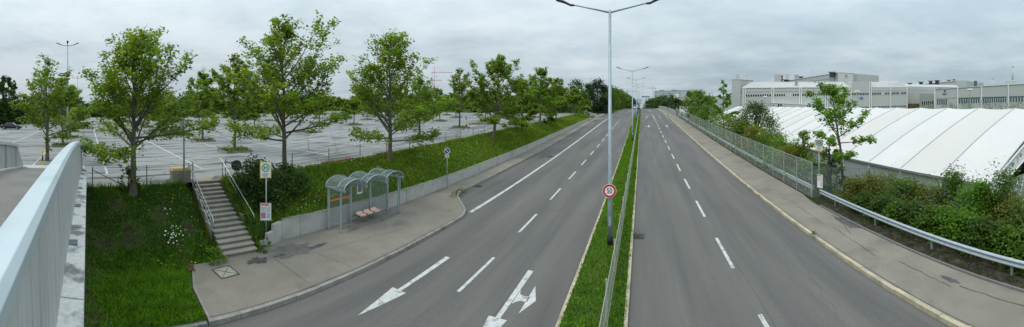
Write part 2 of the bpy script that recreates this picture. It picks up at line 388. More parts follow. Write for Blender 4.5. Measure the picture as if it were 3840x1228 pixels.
# stall and aisle lines
ml = MB()
def lotline(x0, y0, x1, y1, w=.12):
    n = max(1, int(max(abs(x1-x0), abs(y1-y0))/4)); d = Vector((x1-x0, y1-y0, 0)).normalized(); q = Vector((-d.y, d.x, 0))*w/2
    for i in range(n):
        a, b = i/n, (i+1)/n
        p = [(x0+(x1-x0)*t, y0+(y1-y0)*t) for t in (a, b)]
        c = [(p[0][0]-q.x, p[0][1]-q.y), (p[1][0]-q.x, p[1][1]-q.y), (p[1][0]+q.x, p[1][1]+q.y), (p[0][0]+q.x, p[0][1]+q.y)]
        ml.poly([(x, y, lot_z(x, y) + .024) for x, y in c])
ROWS = [-36.3, -20.1, -3.9, 12.3, 28.5, 44.7, 60.9, 77.1, 93.3]
rl = random.Random(4)
for C in ROWS:
    x_end = -21.4 if C < 20 else -19.8
    if C > 88: x_end = -24
    for e in (-5.1, 5.1, 0): lotline(-158, C+e, x_end, C+e, .14 if e else .12)
    x = x_end
    while x > -158:
        lotline(x, C-5.0, x, C+5.0, .09)
        x -= 2.5
ml.build('road_markings', M_['lot_paint'], kind='structure')
# median
def kerb_run(name, m, path, w, h, seg=1.0, gap=.012, zf=None, jit=.006, seed=1):
    """kerb stones laid end to end along a path of (x, y)"""
    mb = MB(); r = random.Random(seed)
    P = [Vector((a, b, 0)) for a, b in path]; cum = [0]
    for i in range(1, len(P)): cum.append(cum[-1] + (P[i]-P[i-1]).length)
    def at(s):
        for i in range(1, len(P)):
            if s <= cum[i] or i == len(P)-1:
                t = (s-cum[i-1])/(cum[i]-cum[i-1]); return P[i-1].lerp(P[i], t)
    s = 0
    while s < cum[-1] - .2:
        e = min(s + seg*(1 if at(s).y < 60 else 3), cum[-1]); a, b = at(s + gap/2), at(e - gap/2)
        d = (b-a); q = Vector((-d.y, d.x, 0)).normalized()*w/2; dj = r.uniform(-jit, jit)
        za, zb = zf(a.x, a.y), zf(b.x, b.y); q = q + q.normalized()*0
        j = q.normalized()*dj
        bot = [a-q+j, b-q+j, b+q+j, a+q+j]; zz = [za, zb, zb, za]
        vs = [(p.x, p.y, z-.25) for p, z in zip(bot, zz)]
        hh = h + r.uniform(-jit, jit)
        vs += [(p.x, p.y, z+hh) for p, z in zip([a-q*.86+j, b-q*.86+j, b+q*.86+j, a+q*.86+j], zz)]
        mb.add(vs, [(3, 2, 1, 0), (4, 5, 6, 7), (0, 1, 5, 4), (1, 2, 6, 5), (2, 3, 7, 6), (3, 0, 4, 7)])
        s = e
    return mb.build(name, m, kind='structure')
rz2 = lambda x, y: road_z(y)
MED_E = 121
kerb_run('kerb', M_['kerb_pale'], [(-2.38, -12), (-2.38, MED_E)], .13, .11, zf=rz2, seed=2)
kerb_run('kerb', M_['kerb_pale'], [(-.47, -12), (-.47, MED_E)], .13, .11, zf=rz2, seed=3)
ladder('median_verge', M_['grass'], lambda y: [-2.32, -1.4, -.53], [y for y in RY if -14 <= y <= MED_E-1], .085)
ladder('median_verge', M_['grass'], lambda y: [-2.32, -1.4, -.53], [y for y in RY if 138 <= y <= 240], .085)
# left pavement with the bus stop build-out
def left_edge(y):      # kerb line
    if y < 17.2: return -9.65
    if y < 22: return -9.65 - 2.8*sm((y-17.2)/4.8)
    if y < 92: return -12.45
    if y < 99: return -12.45 + 2.4*sm((y-92)/7)
    return -10.05
Yw = sorted(set([y for y in RY if 6 <= y <= 101] + [17.2+.4*i for i in range(13)] + [7.3, 8.6, 9, 11, 13, 15] + [92+i for i in range(8)]))
def wall_x(y): return -13.45 if y < 7.35 else (-13.45 - .55*min(1, (y-7.35)/1.25))
MB().grid([[(wall_x(y)+.02, y, road_z(y)+.12), ((wall_x(y)+left_edge(y))/2, y, road_z(y)+.125), (left_edge(y)-.1, y, road_z(y)+.12)] for y in Yw if y >= 7.3]).build('pavement', M_['walk'], kind='structure')
MB().grid([[(a, (4.05, 3.62, 3.5)[k]*(1-t) + 7.3*t, .12) for k, a in enumerate((-13.45, -11.6, -9.75))] for t in (0.0, .3, .6, 1.0)]).build('pavement', M_['walk'], kind='structure')
kp = [(-9.65, 3.45), (-9.65, 17.2)] + [(left_edge(17.2+.6*i), 17.2+.6*i) for i in range(1, 9)] + [(-12.45, 30), (-12.45, 60), (-12.45, 92), (left_edge(94), 94), (left_edge(96), 96), (-10.05, 99), (-10.4, 102), (-12.2, 104), (-16, 104.6)]
kerb_run('kerb', M_['kerb'], kp, .16, .135, zf=rz2, seed=5)
kerb_run('kerb', M_['kerb'], [(-9.65, 3.5), (-11.7, 3.62), (-13.2, 4.05)], .07, .13, zf=rz2, seed=6)
kerb_run('kerb', M_['kerb'], [(-16, 126), (-12, 126.6), (-10.3, 128.5), (-10.05, 133), (-10.05, 230)], .16, .135, zf=rz2, seed=7, seg=3)
kerb_run('kerb', M_['kerb'], [(-9.65, -12), (-9.65, 3.4)], .16, .10, zf=rz2, seed=8)
# right pavement
Yp = [y for y in RY if -14 <= y <= 236]
ladder('pavement', M_['walk'], lambda y: [7.98, 9.2, 10.42 if y < 22 else 10.75], Yp, .12)
kerb_run('kerb', M_['kerb_pale'], [(7.9, -12), (7.9, 101)], .19, .14, zf=rz2, seed=9, jit=.012)
kerb_run('kerb', M_['kerb_pale'], [(7.9, 112), (7.9, 236)], .19, .14, zf=rz2, seed=10, seg=3)
kerb_run('kerb', M_['conc_dark'], [(10.47, -12), (10.47, 19.0)], .10, .19, zf=rz2, seed=11)
ladder('dirt_strip', M_['soil'], lambda y: [10.52 if y < 20 else 10.72, 11.2, 12.6], [y for y in RY if -14 <= y <= 110], .10)
# dirt and grit against the kerbs and worn patches on the pavements: low, irregular spreads
def spread_patch(cx, cy, rx, ry, z, m, seed, name='worn_patch'):
    r = random.Random(seed); n = 22; pts = []
    for i in range(n):
        a = 2*PI*i/n; k = r.uniform(.55, 1.1); x, y = cx+rx*math.cos(a)*k, cy+ry*math.sin(a)*k
        pts.append((x, y, road_z(y)+z))
    return MB().poly(pts).build(name, m, kind='structure')
M_['patch'] = mat('g_old_tar_patch', (.085, .082, .077), .85, var=.3, scale=4, grain=.3, gscale=30, spec=.3)
M_['patch_brown'] = mat('g_worn_pavement', (.165, .150, .135), .92, var=.2, scale=2, grain=.25, gscale=25, dirt=(.07, .065, .06), dscale=2, damt=.8, dlo=.6, dhi=.68, spec=.2)
M_['litter'] = mat('g_leaf_litter', (.10, .062, .032), .9, var=.5, scale=8, grain=.5, gscale=14, spec=.1)
M_['bare'] = mat('g_bare_earth', (.050, .044, .024), .95, var=.4, scale=3, grain=.4, gscale=14, dirt=(.045, .075, .016), dscale=2.5, damt=.8, dlo=.45, dhi=.6, spec=.1)
def earth(cx, cy, rx, ry, seed):
    r = random.Random(seed); n = 18; mb = MB(); rings = []
    for q in (.0001, .5, 1.0): rings.append([(cx+rx*q*math.cos(2*PI*i/n)*(1+.45*math.sin(i*2.09+seed)+.2*math.sin(i*4.9*0+i*3.49+seed*2)), cy+ry*q*math.sin(2*PI*i/n)*(1+.3*math.cos(i*1.7+seed))) for i in range(n+1)])
    mb.grid([[(x, y, ground_z(x, y)+.022) for x, y in row] for row in rings]); mb.build('bare_soil', M_['bare'], kind='structure')
EARTH = [(-14.9, 1.9, .8, .55), (-15.7, 3.3, .5, .5), (-14.4, .8, .6, .6), (-16.3, 1.3, .5, .5), (-13.9, 3.9, .5, .4), (-15.0, 4.4, .5, .35), (-13.4, -.1, .9, .5), (-11.8, -.1, .9, .35), (-10.6, .15, .8, .4), (-16.2, -.1, .9, .4), (-14.8, -.2, .7, .45)]
for i, (a, b, c, d) in enumerate(EARTH): earth(a, b, c*.8, d*.8, i+1)
spread_patch(-12.6, 6.6, .35, .5, .130, M_['patch'], 1)
spread_patch(-12.55, 7.6, .14, .3, .130, M_['patch'], 2)
spread_patch(-12.7, 8.4, .75, 1.3, .126, M_['patch_brown'], 3)
spread_patch(-12.45, 9.6, .2, .5, .131, M_['patch'], 4)
spread_patch(-13.2, 13.6, .55, 2.6, .126, M_['patch_brown'], 5)
spread_patch(-13.15, 3.9, .55, .25, .150, M_['litter'], 12, 'leaf_litter')
spread_patch(9.7, 8.2, .16, .5, .13, M_['patch'], 7)
spread_patch(10.25, 15.6, .35, 1.5, .13, M_['patch'], 8)
# cracks along the right pavement
mc = MB(); r = random.Random(3)
def crack(p0, p1, w=.02, n=14, z=.129, zz=rz2, wob=.05):
    a, b = Vector((*p0, 0)), Vector((*p1, 0)); q = Vector((-(b-a).y, (b-a).x, 0)).normalized()
    L_, R_ = [], []
    for i in range(n+1):
        p = a.lerp(b, i/n) + q*r.uniform(-wob, wob); ww = w*r.uniform(.4, 1)
        L_.append((p.x-q.x*ww, p.y-q.y*ww, zz(p.x, p.y)+z)); R_.append((p.x+q.x*ww, p.y+q.y*ww, zz(p.x, p.y)+z))
    mc.grid([L_, R_])
crack((9.95, 1.0), (9.6, 7.6), .025); crack((9.35, 7.8), (9.45, 10.5), .018); crack((9.0, 11.5), (9.3, 15.5), .018); crack((9.5, 14.2), (10.1, 15.8), .02)
crack((9.1, 16), (9.4, 24), .014); crack((-12.4, 6.8), (-11.2, 14), .012, wob=.1); crack((-13.0, 15.8), (-11.9, 16.0), .016); crack((-12.2, 9), (-9.9, 9.3), .008)
crack((-9.81, 3.3), (-9.81, 17.0), .016, wob=.004); crack((8.06, -2), (8.06, 30), .016, wob=.01)
lz = lambda x, y: lot_z(x, y)
for a_, b_, w_ in (((-20, 15), (-38, 27), .05), ((-21, 18), (-40, 33), .04), ((-19.5, 26), (-34, 34), .04), ((-19, 3), (-27, 9.5), .03), ((-20, 7), (-31, 4), .03), ((-24, 1), (-36, 7), .03), ((-19, 33), (-30, 52), .05), ((-30, 14), (-60, 22), .05), ((-40, 6), (-70, 9), .05), ((-22, 23), (-55, 19), .05), ((-26, -10), (-60, -13), .05)):
    crack(a_, b_, w_, 26, .021, lz, .22)
crack((-4.35, -3), (-4.35, 60), .012, 30, .004, rz2, .02); crack((3.75, -3), (3.75, 60), .010, 30, .004, rz2, .02); crack((-2.9, 20), (-8.8, 20.6), .014, 18, .004, rz2, .12); crack((.2, 31), (7.4, 30.2), .014, 18, .004, rz2, .12); crack((5.6, 9), (6.8, 16), .010, 16, .004, rz2, .15); crack((-7.9, 24), (-8.9, 33), .010, 16, .004, rz2, .15)
mc.build('road_cracks', M_['patch'], kind='structure')
# painted markings on the road
mk = MB()
def strip(x, y0, y1, w=.13, dx=0.0):
    ys = [y0] + [y for y in RY if y0 < y < y1] + [y1]
    mk.grid([[(x - w/2 + dx*(y-y0), y, road_z(y)+.005), (x + w/2 + dx*(y-y0), y, road_z(y)+.005)] for y in ys])
y = 4.4
while y < 97: strip(-6.0, y, y+3.0); y += 6.05
for y0 in (133, 139, 145, 151, 157, 163, 170, 177, 185): strip(-6.0, y0, y0+3)
y = .7
while y < 96: strip(3.52, y, y+3.15, .14); y += 6.3
strip(3.52, 99, 119, .14); strip(3.52, 140, 190, .12)
strip(-9.72, 18.4, 97.5, .24)
for y0 in range(100, 128, 4): strip(-9.75, y0, y0+1.2, .24)
for y0 in range(101, 113, 3): strip(7.55, y0, y0+1.4, .3)
mk.poly([(-.3, 118.8, road_z(118.8)+.005), (7.7, 118.8, road_z(118.8)+.005), (7.7, 119.3, road_z(119.3)+.005), (-.3, 119.3, road_z(119.3)+.005)])
for x0 in (-8.9, -7.7, -4.9, -3.6): strip(x0, 140, 143.5, .5); strip(x0, 158, 161, .5)
def tri(pts): mk.poly([(a, b, road_z(b)+.005) for a, b in pts])
def arrow(x, y, s, turn=0, k=1.0):      # tail at (x, y), pointing along s*Y; turn: +1 branch to +X, -1 to -X
    tri([(x-.11, y), (x+.11, y), (x+.075, y+s*3.2*k), (x-.075, y+s*3.2*k)][::s])
    tri([(x-.30, y+s*3.2*k), (x+.30, y+s*3.2*k), (x, y+s*5.2*k)][::s])
    if turn:
        e = turn
        b = y+s*1.75*k
        tri([(x+e*.11, b-s*.3), (x+e*.17, b-s*.05), (x+e*.32, b+s*.02), (x+e*.55, b+s*.02), (x+e*.55, b+s*.34), (x+e*.32, b+s*.34), (x+e*.2, b+s*.45), (x+e*.11, b+s*.6)][::s*e])
        tri([(x+e*.50, b-s*.72), (x+e*.80, b+s*.18), (x+e*.50, b+s*1.02)])
arrow(-7.72, 12.6, -1)
arrow(-4.2, 12.9, -1, 1)
arrow(1.5, 74, 1, -1); arrow(5.4, 74, 1)
arrow(1.5, 104, 1, -1); arrow(5.4, 104, 1)
mk.build('road_markings', M_['paint'], kind='structure')
M_['iron'] = mat('cast_iron', (.06, .055, .05), .7, metal=.3, var=.2, scale=10)
M_['cover'] = mat('concrete_cover', (.34, .315, .25), .9, var=.12, scale=4, dirt=(.2, .18, .14), dscale=6, damt=.5)
# covers and gullies
def cover(label, x, y, sx, sy, m_in, m_edge, rot=0.0, cat='manhole cover', z=.121):
    zz = road_z(y) + z; t = thing('manhole_cover' if cat == 'manhole cover' else 'drain_gully', label, cat, (x, y, zz))
    fr = MB(); q = .05
    R = Matrix.Rotation(rot, 3, 'Z'); c = Vector((x, y, zz))
    for dx, dy, a, b in ((0, sy/2, sx+q, q), (0, -sy/2, sx+q, q), (sx/2, 0, q, sy-q), (-sx/2, 0, q, sy-q)):
        fr.box(c + R @ Vector((dx, dy, .004)), (a, b, .03), rot)
    fr.build('frame', m_edge, t)
    MB().box(c + Vector((0, 0, .001)), (sx-q, sy-q, .02), rot).build('lid', m_in, t)
    rb = MB()
    if cat == 'manhole cover':
        for s1 in (1, -1): rb.tube([c + R @ Vector((-sx*.42, -s1*sy*.42, .013)), c + R @ Vector((sx*.42, s1*sy*.42, .013))], .012, 4)
    else:
        for i in range(5): rb.box(c + R @ Vector((-sx*.36 + i*sx*.18, 0, .012)), (.025, sy*.84, .012), rot)
    rb.build('rib', m_edge, t)
    return t
cover('pale square concrete cover with dark frame in pavement at foot of stairs', -12.25, 5.05, .78, .72, M_['cover'], M_['patch'], .1)
cover('pale rectangular cover set flush in the pavement beside the tall mesh fence', 9.95, 52, 1.1, 1.3, M_['kerb_pale'], M_['conc_dark'])
cover('iron drain gully with weeds against the median kerb', -.14, 17.0, .42, .55, M_['iron'], M_['iron'], 0, 'drain', .008)
cover('iron drain gully in the bus bay next to the solid white line', -10.4, 39, .5, .5, M_['iron'], M_['iron'], 0, 'drain', .008)
cover('iron drain gully at the kerb inside the bus bay corner', -12.1, 24.2, .45, .45, M_['iron'], M_['iron'], 0, 'drain', .008)
# ================================================================== FOOTBRIDGE
def deck_z(x): return 4.75 - .0049*x*x if x > -18 else 3.16 - (-18-x)*.22
br = thing('footbridge', 'pale metal footbridge with ribbed parapets and a weathered concrete ledge landing at the car park', 'footbridge', (-18, -1.8, 2.2))
XS = [-18 + .5*i for i in range(73)]
def sect(mb, prof, xs, zf, m=0, cap=True):       # sweep a closed (y, z) profile along X over the arched deck
    n = len(prof); k = len(mb.v)
    for x in xs: mb.v += [(x, y, zf(x)+z) for y, z in prof]
    for i in range(len(xs)-1):
        for j in range(n):
            a, b = k+i*n+j, k+i*n+(j+1) % n
            mb.f.append((a, b, b+n, a+n)); mb.m.append(m)
    if cap:
        mb.f.append(tuple(k+j for j in range(n))); e = k+(len(xs)-1)*n; mb.f.append(tuple(e+j for j in reversed(range(n)))); mb.m += [m, m]
    return mb
sect(MB(), [(-3.25, 0), (-.33, 0), (-.33, -.45), (-3.25, -.45)], XS, deck_z).build('deck', M_['deck'], br)
MB().box((-18.55, -1.8, 2.55), (1.1, 3.3, 1.15)).build('abutment', M_['conc'], br)
# outer ledges (both sides), in cast lengths
for side in (0, 1):
    mb = MB()
    x = -17.9
    while x < 17.5:
        xs = [x + .012, x+.7, x+1.4, x + 2.088]
        pr = [(-.30, -.04), (-.035, -.065), (-.035, -.42), (-.30, -.42)] if side == 0 else [(-3.29, .05), (-3.08, .05), (-3.08, -.1), (-3.55, -.1), (-3.55, -.02)]
        sect(mb, pr, xs, deck_z); x += 2.1
    mb.build('ledge', M_['ledge'], br)
    # pockets where the posts stand
# parapet panels: ribbed sheets with posts between
def parapet(y0, sgn, x0, x1, zf):
    mb = MB(); x = x0; i = 0
    rows = []
    while x < x1 - .01:
        for dx, dy in ((0, 0), (.20, 0), (.206, .005), (.240, .005), (.246, 0)):
            rows.append((min(x+dx, x1), dy))
        x += .246
    rows.append((x1, 0))
    mb.grid([[(a, y0 - sgn*d, zf(a)+1.0) for a, d in rows], [(a, y0 + sgn*.02 - sgn*d, zf(a)+.5) for a, d in rows], [(a, y0 + sgn*.045 - sgn*d, zf(a)-.10) for a, d in rows]])
    mb.grid([[(a, y0 - sgn*.03, zf(a)+1.0) for a, d in rows], [(a, y0 - sgn*.03, zf(a)-.0) for a, d in rows]])
    mb.build('parapet_panel', M_['panel'], br)
    cp = MB()
    c = y0 - sgn*.035
    xs = [x0 + (x1-x0)*i/60 for i in range(61)]
    pr = [(c-.075, 1.105), (c+.055, 1.118), (c+.085, 1.085), (c+.075, .99), (c-.075, .99)]
    if sgn < 0: pr = [(2*c - a, b) for a, b in reversed(pr)]
    # lengths joined with a fine gap
    L_ = 0
    while L_ < 60:
        e = min(60, L_+10); seg = xs[L_:e+1][:]; seg[0] += .004; seg[-1] -= .004
        sect(cp, pr, seg, zf); L_ = e
    cp.build('top_rail', M_['rail'], br, bevel=.004)
    x = x0 + .4
    while x < x1:
        MB().box((x, y0 - sgn*.075, zf(x)+.48), (.08, .07, 1.0)).build('post', M_['panel'], br); x += 2.1
parapet(-.285, 1, -17.6, 17.5, deck_z)
parapet(-3.36, -1, -16.6, 17.5, deck_z)
# the far parapet's sloping end towards the ramp
mb = MB(); mb.prism([(-16.62, -3.345, deck_z(-16.6)+1.08), (-16.62, -3.345, deck_z(-16.6)-.1), (-18.1, -3.345, deck_z(-18)-.1), (-18.1, -3.345, deck_z(-18)+.05)], (0, -.05, 0)); mb.build('parapet_panel', M_['panel'], br)
MB().tube([(-16.6, -3.37, deck_z(-16.6)+1.09), (-18.12, -3.37, deck_z(-18)+.06)], .04, 6).build('top_rail', M_['rail'], br)
MB().prism([(-17.6, -.30, deck_z(-17.6)+1.08), (-17.6, -.30, 2.0), (-17.75, -.30, 2.0), (-17.75, -.30, deck_z(-17.6)+1.02)], (0, -.1, 0)).build('end_post', M_['panel'], br)
# small post pockets on the near ledge
x = -17.2
while x < -.5:
    MB().box((x, -.2, deck_z(x)-.045), (.16, .14, .03)).build('base_plate', M_['post_grey'], br); x += 2.1

# ================================================================== STAIRS
NS = 16; XB, XT, ZB, ZT = -13.42, -18.1, .12, lot_z(-18, 6.3) + .02
st = thing('concrete_staircase', 'straight concrete staircase with steel handrails climbing the grass bank to the car park', 'stairs', (XB, 6.3, ZB))
rise = (ZT-ZB)/NS; tread = (XB-XT)/NS
def sy(i): return (5.42 + .25*i/NS, 7.0 + .1*i/NS)
for i in range(NS):
    x0, x1 = XB - i*tread, XB-(i+1)*tread; z1 = ZB+(i+1)*rise; a, b = sy(i)
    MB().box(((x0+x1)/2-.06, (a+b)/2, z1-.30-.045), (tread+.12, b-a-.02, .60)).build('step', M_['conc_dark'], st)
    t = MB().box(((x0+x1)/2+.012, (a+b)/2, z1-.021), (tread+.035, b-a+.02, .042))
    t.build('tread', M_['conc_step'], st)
MB().box((XT-.5, 6.4, ZT-.1), (1.0, 1.6, .2)).build('landing', M_['conc_step'], st)
for side in (0, 1):
    for k in range(5 if side else 4):                     # stepped cheek blocks
        i0 = 15.4 - k*2.2 if side else 13.4 - k*2.4
        x = XB - i0*tread; z = ZB + i0*rise
        y = sy(i0)[side] + (.09 if side else -.09)
        MB().box((x, y, z-.22), (.66, .16, .85 if side else .55)).build('cheek_block', M_['conc_step'], st, bevel=.015)
def srail(y, i0, i1, flat):
    p0 = Vector((XB-i0*tread, y, ZB+i0*rise)); p1 = Vector((XB-i1*tread, y, ZB+i1*rise)); up = Vector((0, 0, 1))
    hb = MB()
    pts = [p0+up*.70+Vector((.10, 0, -.10)), p0+up*.88, p1+up*.96]
    if flat: pts += [p1+up*1.0+Vector((-.12, 0, .02)), p1+up*1.0+Vector((-.3, -.12, .02)), p1+up*1.0+Vector((-.35, -1.5, .02))]
    hb.tube(pts, .024, 8)
    for h in (.62, .34): hb.tube([p0+up*h+Vector((-.0, 0, 0)), p1+up*h], .014, 6)
    h = hb.build('handrail', M_['stain'], st, smooth=True)
    for t in (.06, .5, .98):
        q = p0.lerp(p1, t); MB().tube([q-up*.25, q+up*(.88+.08*t)], .021, 6).build('handrail_post', M_['post_grey'], st)
srail(5.34, 3.2, 16.3, False); srail(7.28, 3.0, 16.3, True)

# ================================================================== RETAINING WALL
rw = thing('retaining_wall', 'long low pale concrete retaining wall along the foot of the flowery grass bank', 'retaining wall', (-14, 40, road_z(40)))
r = random.Random(8)
def wallseg(x0, y0, x1, y1, h0, h1, th=.18, m=0):
    a = Vector((x0, y0, 0)); b = Vector((x1, y1, 0)); d = (b-a).normalized(); q = Vector((-d.y, d.x, 0))*th
    if q.x > 0: q = -q
    g = d*.006; a = a+g; b = b-g
    vs = []
    for p, h in ((a, h0), (b, h1)):
        z = road_z(p.y)
        vs += [(p.x, p.y, z-.4), (p.x, p.y, z+.12+h), (p.x+q.x, p.y+q.y, z+.12+h), (p.x+q.x, p.y+q.y, z-.4)]
    MBs.add(vs, [(0, 1, 5, 4), (1, 2, 6, 5), (2, 3, 7, 6), (0, 3, 2, 1), (4, 5, 6, 7)])
MBs = MB()
for (a, b, h) in ((7.28, 7.62, .33), (7.62, 8.05, .58), (8.05, 8.62, .86)):
    wallseg(wall_x(a), a, wall_x(b), b, h, h)
y = 8.62
while y < 97:
    e = min(97.4, y + (1.02 if y < 60 else 2.04)); x = -14.0 + r.uniform(-.008, .008)
    if abs(y-16.8) < .52: x -= .03
    wallseg(x, y, x, e, wall_h(y), wall_h(e)); y = e
wallseg(-14, 97.4, -15.2, 98.2, .45, .4)
MBs.build('wall_panel', M_['conc'], rw)
cpb = MB(); y = 8.62
while y < 97:
    e = min(97.4, y+4)
    cpb.add([(-13.985, y, road_z(y)+.12+wall_h(y)+.004), (-14.2, y, road_z(y)+.12+wall_h(y)+.004), (-14.2, e, road_z(e)+.12+wall_h(e)+.004), (-13.985, e, road_z(e)+.12+wall_h(e)+.004)], [(0, 1, 2, 3)]); y = e
cpb.build('coping', mat('mossy_coping', (.25, .26, .20), .95, var=.25, scale=4), rw)

# ================================================================== BUS SHELTER
SZ = .125
BY = [11.25, 12.75, 14.25, 15.72]; BX, FX = -13.82, -12.98
sh = thing('bus_shelter', 'open bus shelter with three curved smoked roof vaults and a clear back wall', 'bus shelter', (-13.5, 13.6, SZ))
TOP = 2.10
for y in BY:
    MB().box((BX, y, SZ+TOP/2), (.09, .09, TOP)).build('post', M_['pole'], sh)
    MB().box((BX, y, SZ+.012), (.24, .24, .024)).build('foot_plate', M_['post_grey'], sh)
for y in (BY[0]+.08, BY[3]-.02, BY[3]+.12):
    MB().box((FX, y, SZ+TOP/2), (.06, .06, TOP)).build('post', M_['pole'], sh)
    MB().box((FX, y, SZ+.012), (.22, .2, .024)).build('foot_plate', M_['post_grey'], sh)
XB0, XF0 = -14.02, -12.62
for i in range(3):
    y0, y1 = BY[i]-.02, BY[i+1]+.02
    def arc(t): return (y0 + (y1-y0)*(.5-.5*math.cos(PI*t)), SZ+TOP+.06+.43*math.sin(PI*t))
    A = [arc(j/14) for j in range(15)]
    mb = MB()
    for j in range(14):
        (ya, za), (yb, zb) = A[j], A[j+1]
        mb.prism([(XB0, ya, za), (XF0, ya, za), (XF0, yb, zb), (XB0, yb, zb)], (0, 0, -.008))
    rf = mb.build('roof', M_['polyc'], sh)
    for x in (XB0, -13.1, XF0): MB().tube([(x, ya, za+.012) for ya, za in A], .026, 6).build('roof_rib', M_['galv'], rf)
for y in BY:
    MB().box(((XB0+XF0)/2, y, SZ+TOP+.03), (XF0-XB0+.06, .10, .10)).build('gutter_beam', M_['galv'], sh)
MB().box((BX, 13.6, SZ+TOP-.02), (.05, 4.6, .05)).build('back_beam', M_['galv'], sh)
for i in range(3):
    g = MB().box((BX, (BY[i]+BY[i+1])/2, SZ+1.22), (.010, BY[i+1]-BY[i]-.11, 1.92)).build('back_pane', M_['glass'], sh)
    if i == 0: MB().box((BX+.012, (BY[0]+BY[1])/2, SZ+1.42), (.006, 1.44, .10)).build('orange_band', M_['orange'], g)
    if i == 1:
        mb = MB().box((BX+.012, 13.42, SZ+1.72), (.008, .40, .56)); p = mb.build('notice', M_['white'], g)
        q = MB()
        for dz, h in ((.12, .12), (-.06, .16)): q.box((BX+.019, 13.42, SZ+1.72+dz), (.006, .30, h))
        q.build('notice_print', M_['ink'], p) if False else None
        MB().box((BX+.0185, 13.42, SZ+1.70), (.004, .30, .34)).build('notice_print', M_['ink'], g)
# bench
be = thing('bench', 'bench of three pink plastic shell seats on one dark beam inside the shelter', 'bench', (-13.45, 13.75, SZ))
MB().box((-13.48, 13.72, SZ+.36), (.06, 1.6, .07)).build('beam', M_['post_grey'], be)
MB().box((-13.55, 14.28, SZ+.18), (.07, .07, .36)).build('leg', M_['galv'], be); MB().box((-13.55, 14.28, SZ+.01), (.22, .22, .02)).build('foot_plate', M_['post_grey'], be)
MB().box((-13.66, 13.05, SZ+.36), (.32, .05, .05)).build('bracket', M_['post_grey'], be)
for i in range(3):
    y = 13.2 + .54*i; mb = MB(); rows = []
    for a in range(9):
        u = -1+2*a/8; row = []
        for b in range(9):
            v = -1+2*b/8; e = max(abs(u), abs(v)); k = 1-.13*(abs(u*v)**1.5)
            dish = -.035*(1-u*u)*(1-v*v); lip = .10*max(0, -u-.55)/.45 - .03*max(0, u-.7)/.3
            row.append((-13.45+u*.225*k, y+v*.24*k, SZ+.445+dish+lip))
        rows.append(row)
    mb.grid(rows); mb.grid([[(x, yy, z-.018) for x, yy, z in rw_] for rw_ in rows])
    o = mb.build('seat', M_['seat'], be, smooth=True)

# ================================================================== SIGNS
def pole(t, p, h, r=.032, m=None): return MB().tube([p, Vector(p)+Vector((0, 0, h))], r, 8).build('pole', m or M_['pole'], t, smooth=True)
def haltestelle(t, c, n, w=.50, h=.72, fade=False):
    """square-topped bus stop flag: green H in a green ring on white, yellow frame"""
    b = plate(MB(), c, n, w, h, .02).build('sign_plate', M_['yellow'], t)
    plate(MB(), c, n, w-.07, h-.07, .004, .004).build('sign_face', M_['white'], b)
    M = facing(c, n); nn = Vector(n).normalized()
    o = M @ Vector((0, .10, 0))
    ring = MB(); ns = 28; ro, ri = .185, .145
    for i in range(ns):
        a0, a1 = 2*PI*i/ns, 2*PI*(i+1)/ns
        pts = [M @ Vector((rr*math.cos(a), .10+rr*math.sin(a), .008)) for rr, a in ((ro, a0), (ro, a1), (ri, a1), (ri, a0))]
        ring.prism(pts, -nn*.003)
    for dx, dy, a, bb in ((-.065, 0, .042, .19), (.065, 0, .042, .19), (0, 0, .09, .042)):
        plate(ring, M @ Vector((dx, .10+dy, 0)), n, a, bb, .003, .0085)
    ring.build('letter_mark', M_['green'], b)
    tx = MB()
    for j, wd_ in enumerate((.30, .24, .32, .2)): plate(tx, M @ Vector((-.02, -.15-.045*j, 0)), n, wd_, .018, .002, .007)
    tx.build('print', M_['ink'], b)
    return b
def timetable(t, c, n, w, h, pink=True):
    b = plate(MB(), c, n, w, h, .04).build('timetable_case', M_['galv'], t)
    M = facing(c, n)
    plate(MB(), c, n, w-.06, h-.06, .004, .005).build('timetable_sheet', M_['white'], b)
    plate(MB(), M @ Vector((-w*.06, h*.40, 0)), n, w*.68, h*.10, .003, .009).build('header_band', M_['orange'], b)
    ik = MB(); r = random.Random(5)
    for cx in (-.22, .22):
        for k in range(7):
            plate(ik, M @ Vector((w*cx + r.uniform(-.005, .005), h*(.27-.045*k), 0)), n, w*r.uniform(.24, .38), h*.014, .002, .0085)
    plate(ik, M @ Vector((0, h*.02, 0)), n, .008, h*.7, .002, .0085)
    for k in range(6): plate(ik, M @ Vector((w*.22 + r.uniform(-.03, .03), h*(-.08-.05*k), 0)), n, w*r.uniform(.12, .3), h*.022, .002, .0085)
    ik.build('print', M_['ink'], b)
    if pink: plate(MB(), M @ Vector((-w*.22, -h*.20, 0)), n, w*.38, h*.33, .003, .009).build('advert_print', M_['pinkprint'], b)
# left stop
t = thing('bus_stop_sign', 'bus stop post by the stairs with green H sign and orange headed timetable case', 'bus stop sign', (-13.98, 7.75, .25))
pole(t, (-13.98, 7.75, .2), 3.62)
haltestelle(t, (-13.94, 7.70, 3.47), (.86, -.30, 0), .52, .74)
timetable(t, (-13.93, 7.70, 1.58), (.80, -.45, 0), .52, .80)
# right stop, seen beyond the guard rail
t = thing('bus_stop_sign', 'bus stop post beyond the guard rail, its H sign half hidden by maple leaves', 'bus stop sign', (11.35, 20.7, .1))
pole(t, (11.35, 20.7, 0), 4.1)
haltestelle(t, (11.31, 20.63, 3.73), (-.55, -.83, 0), .56, .72)
timetable(t, (11.36, 20.6, 1.32), (-.80, -.45, 0), .46, .92, False)
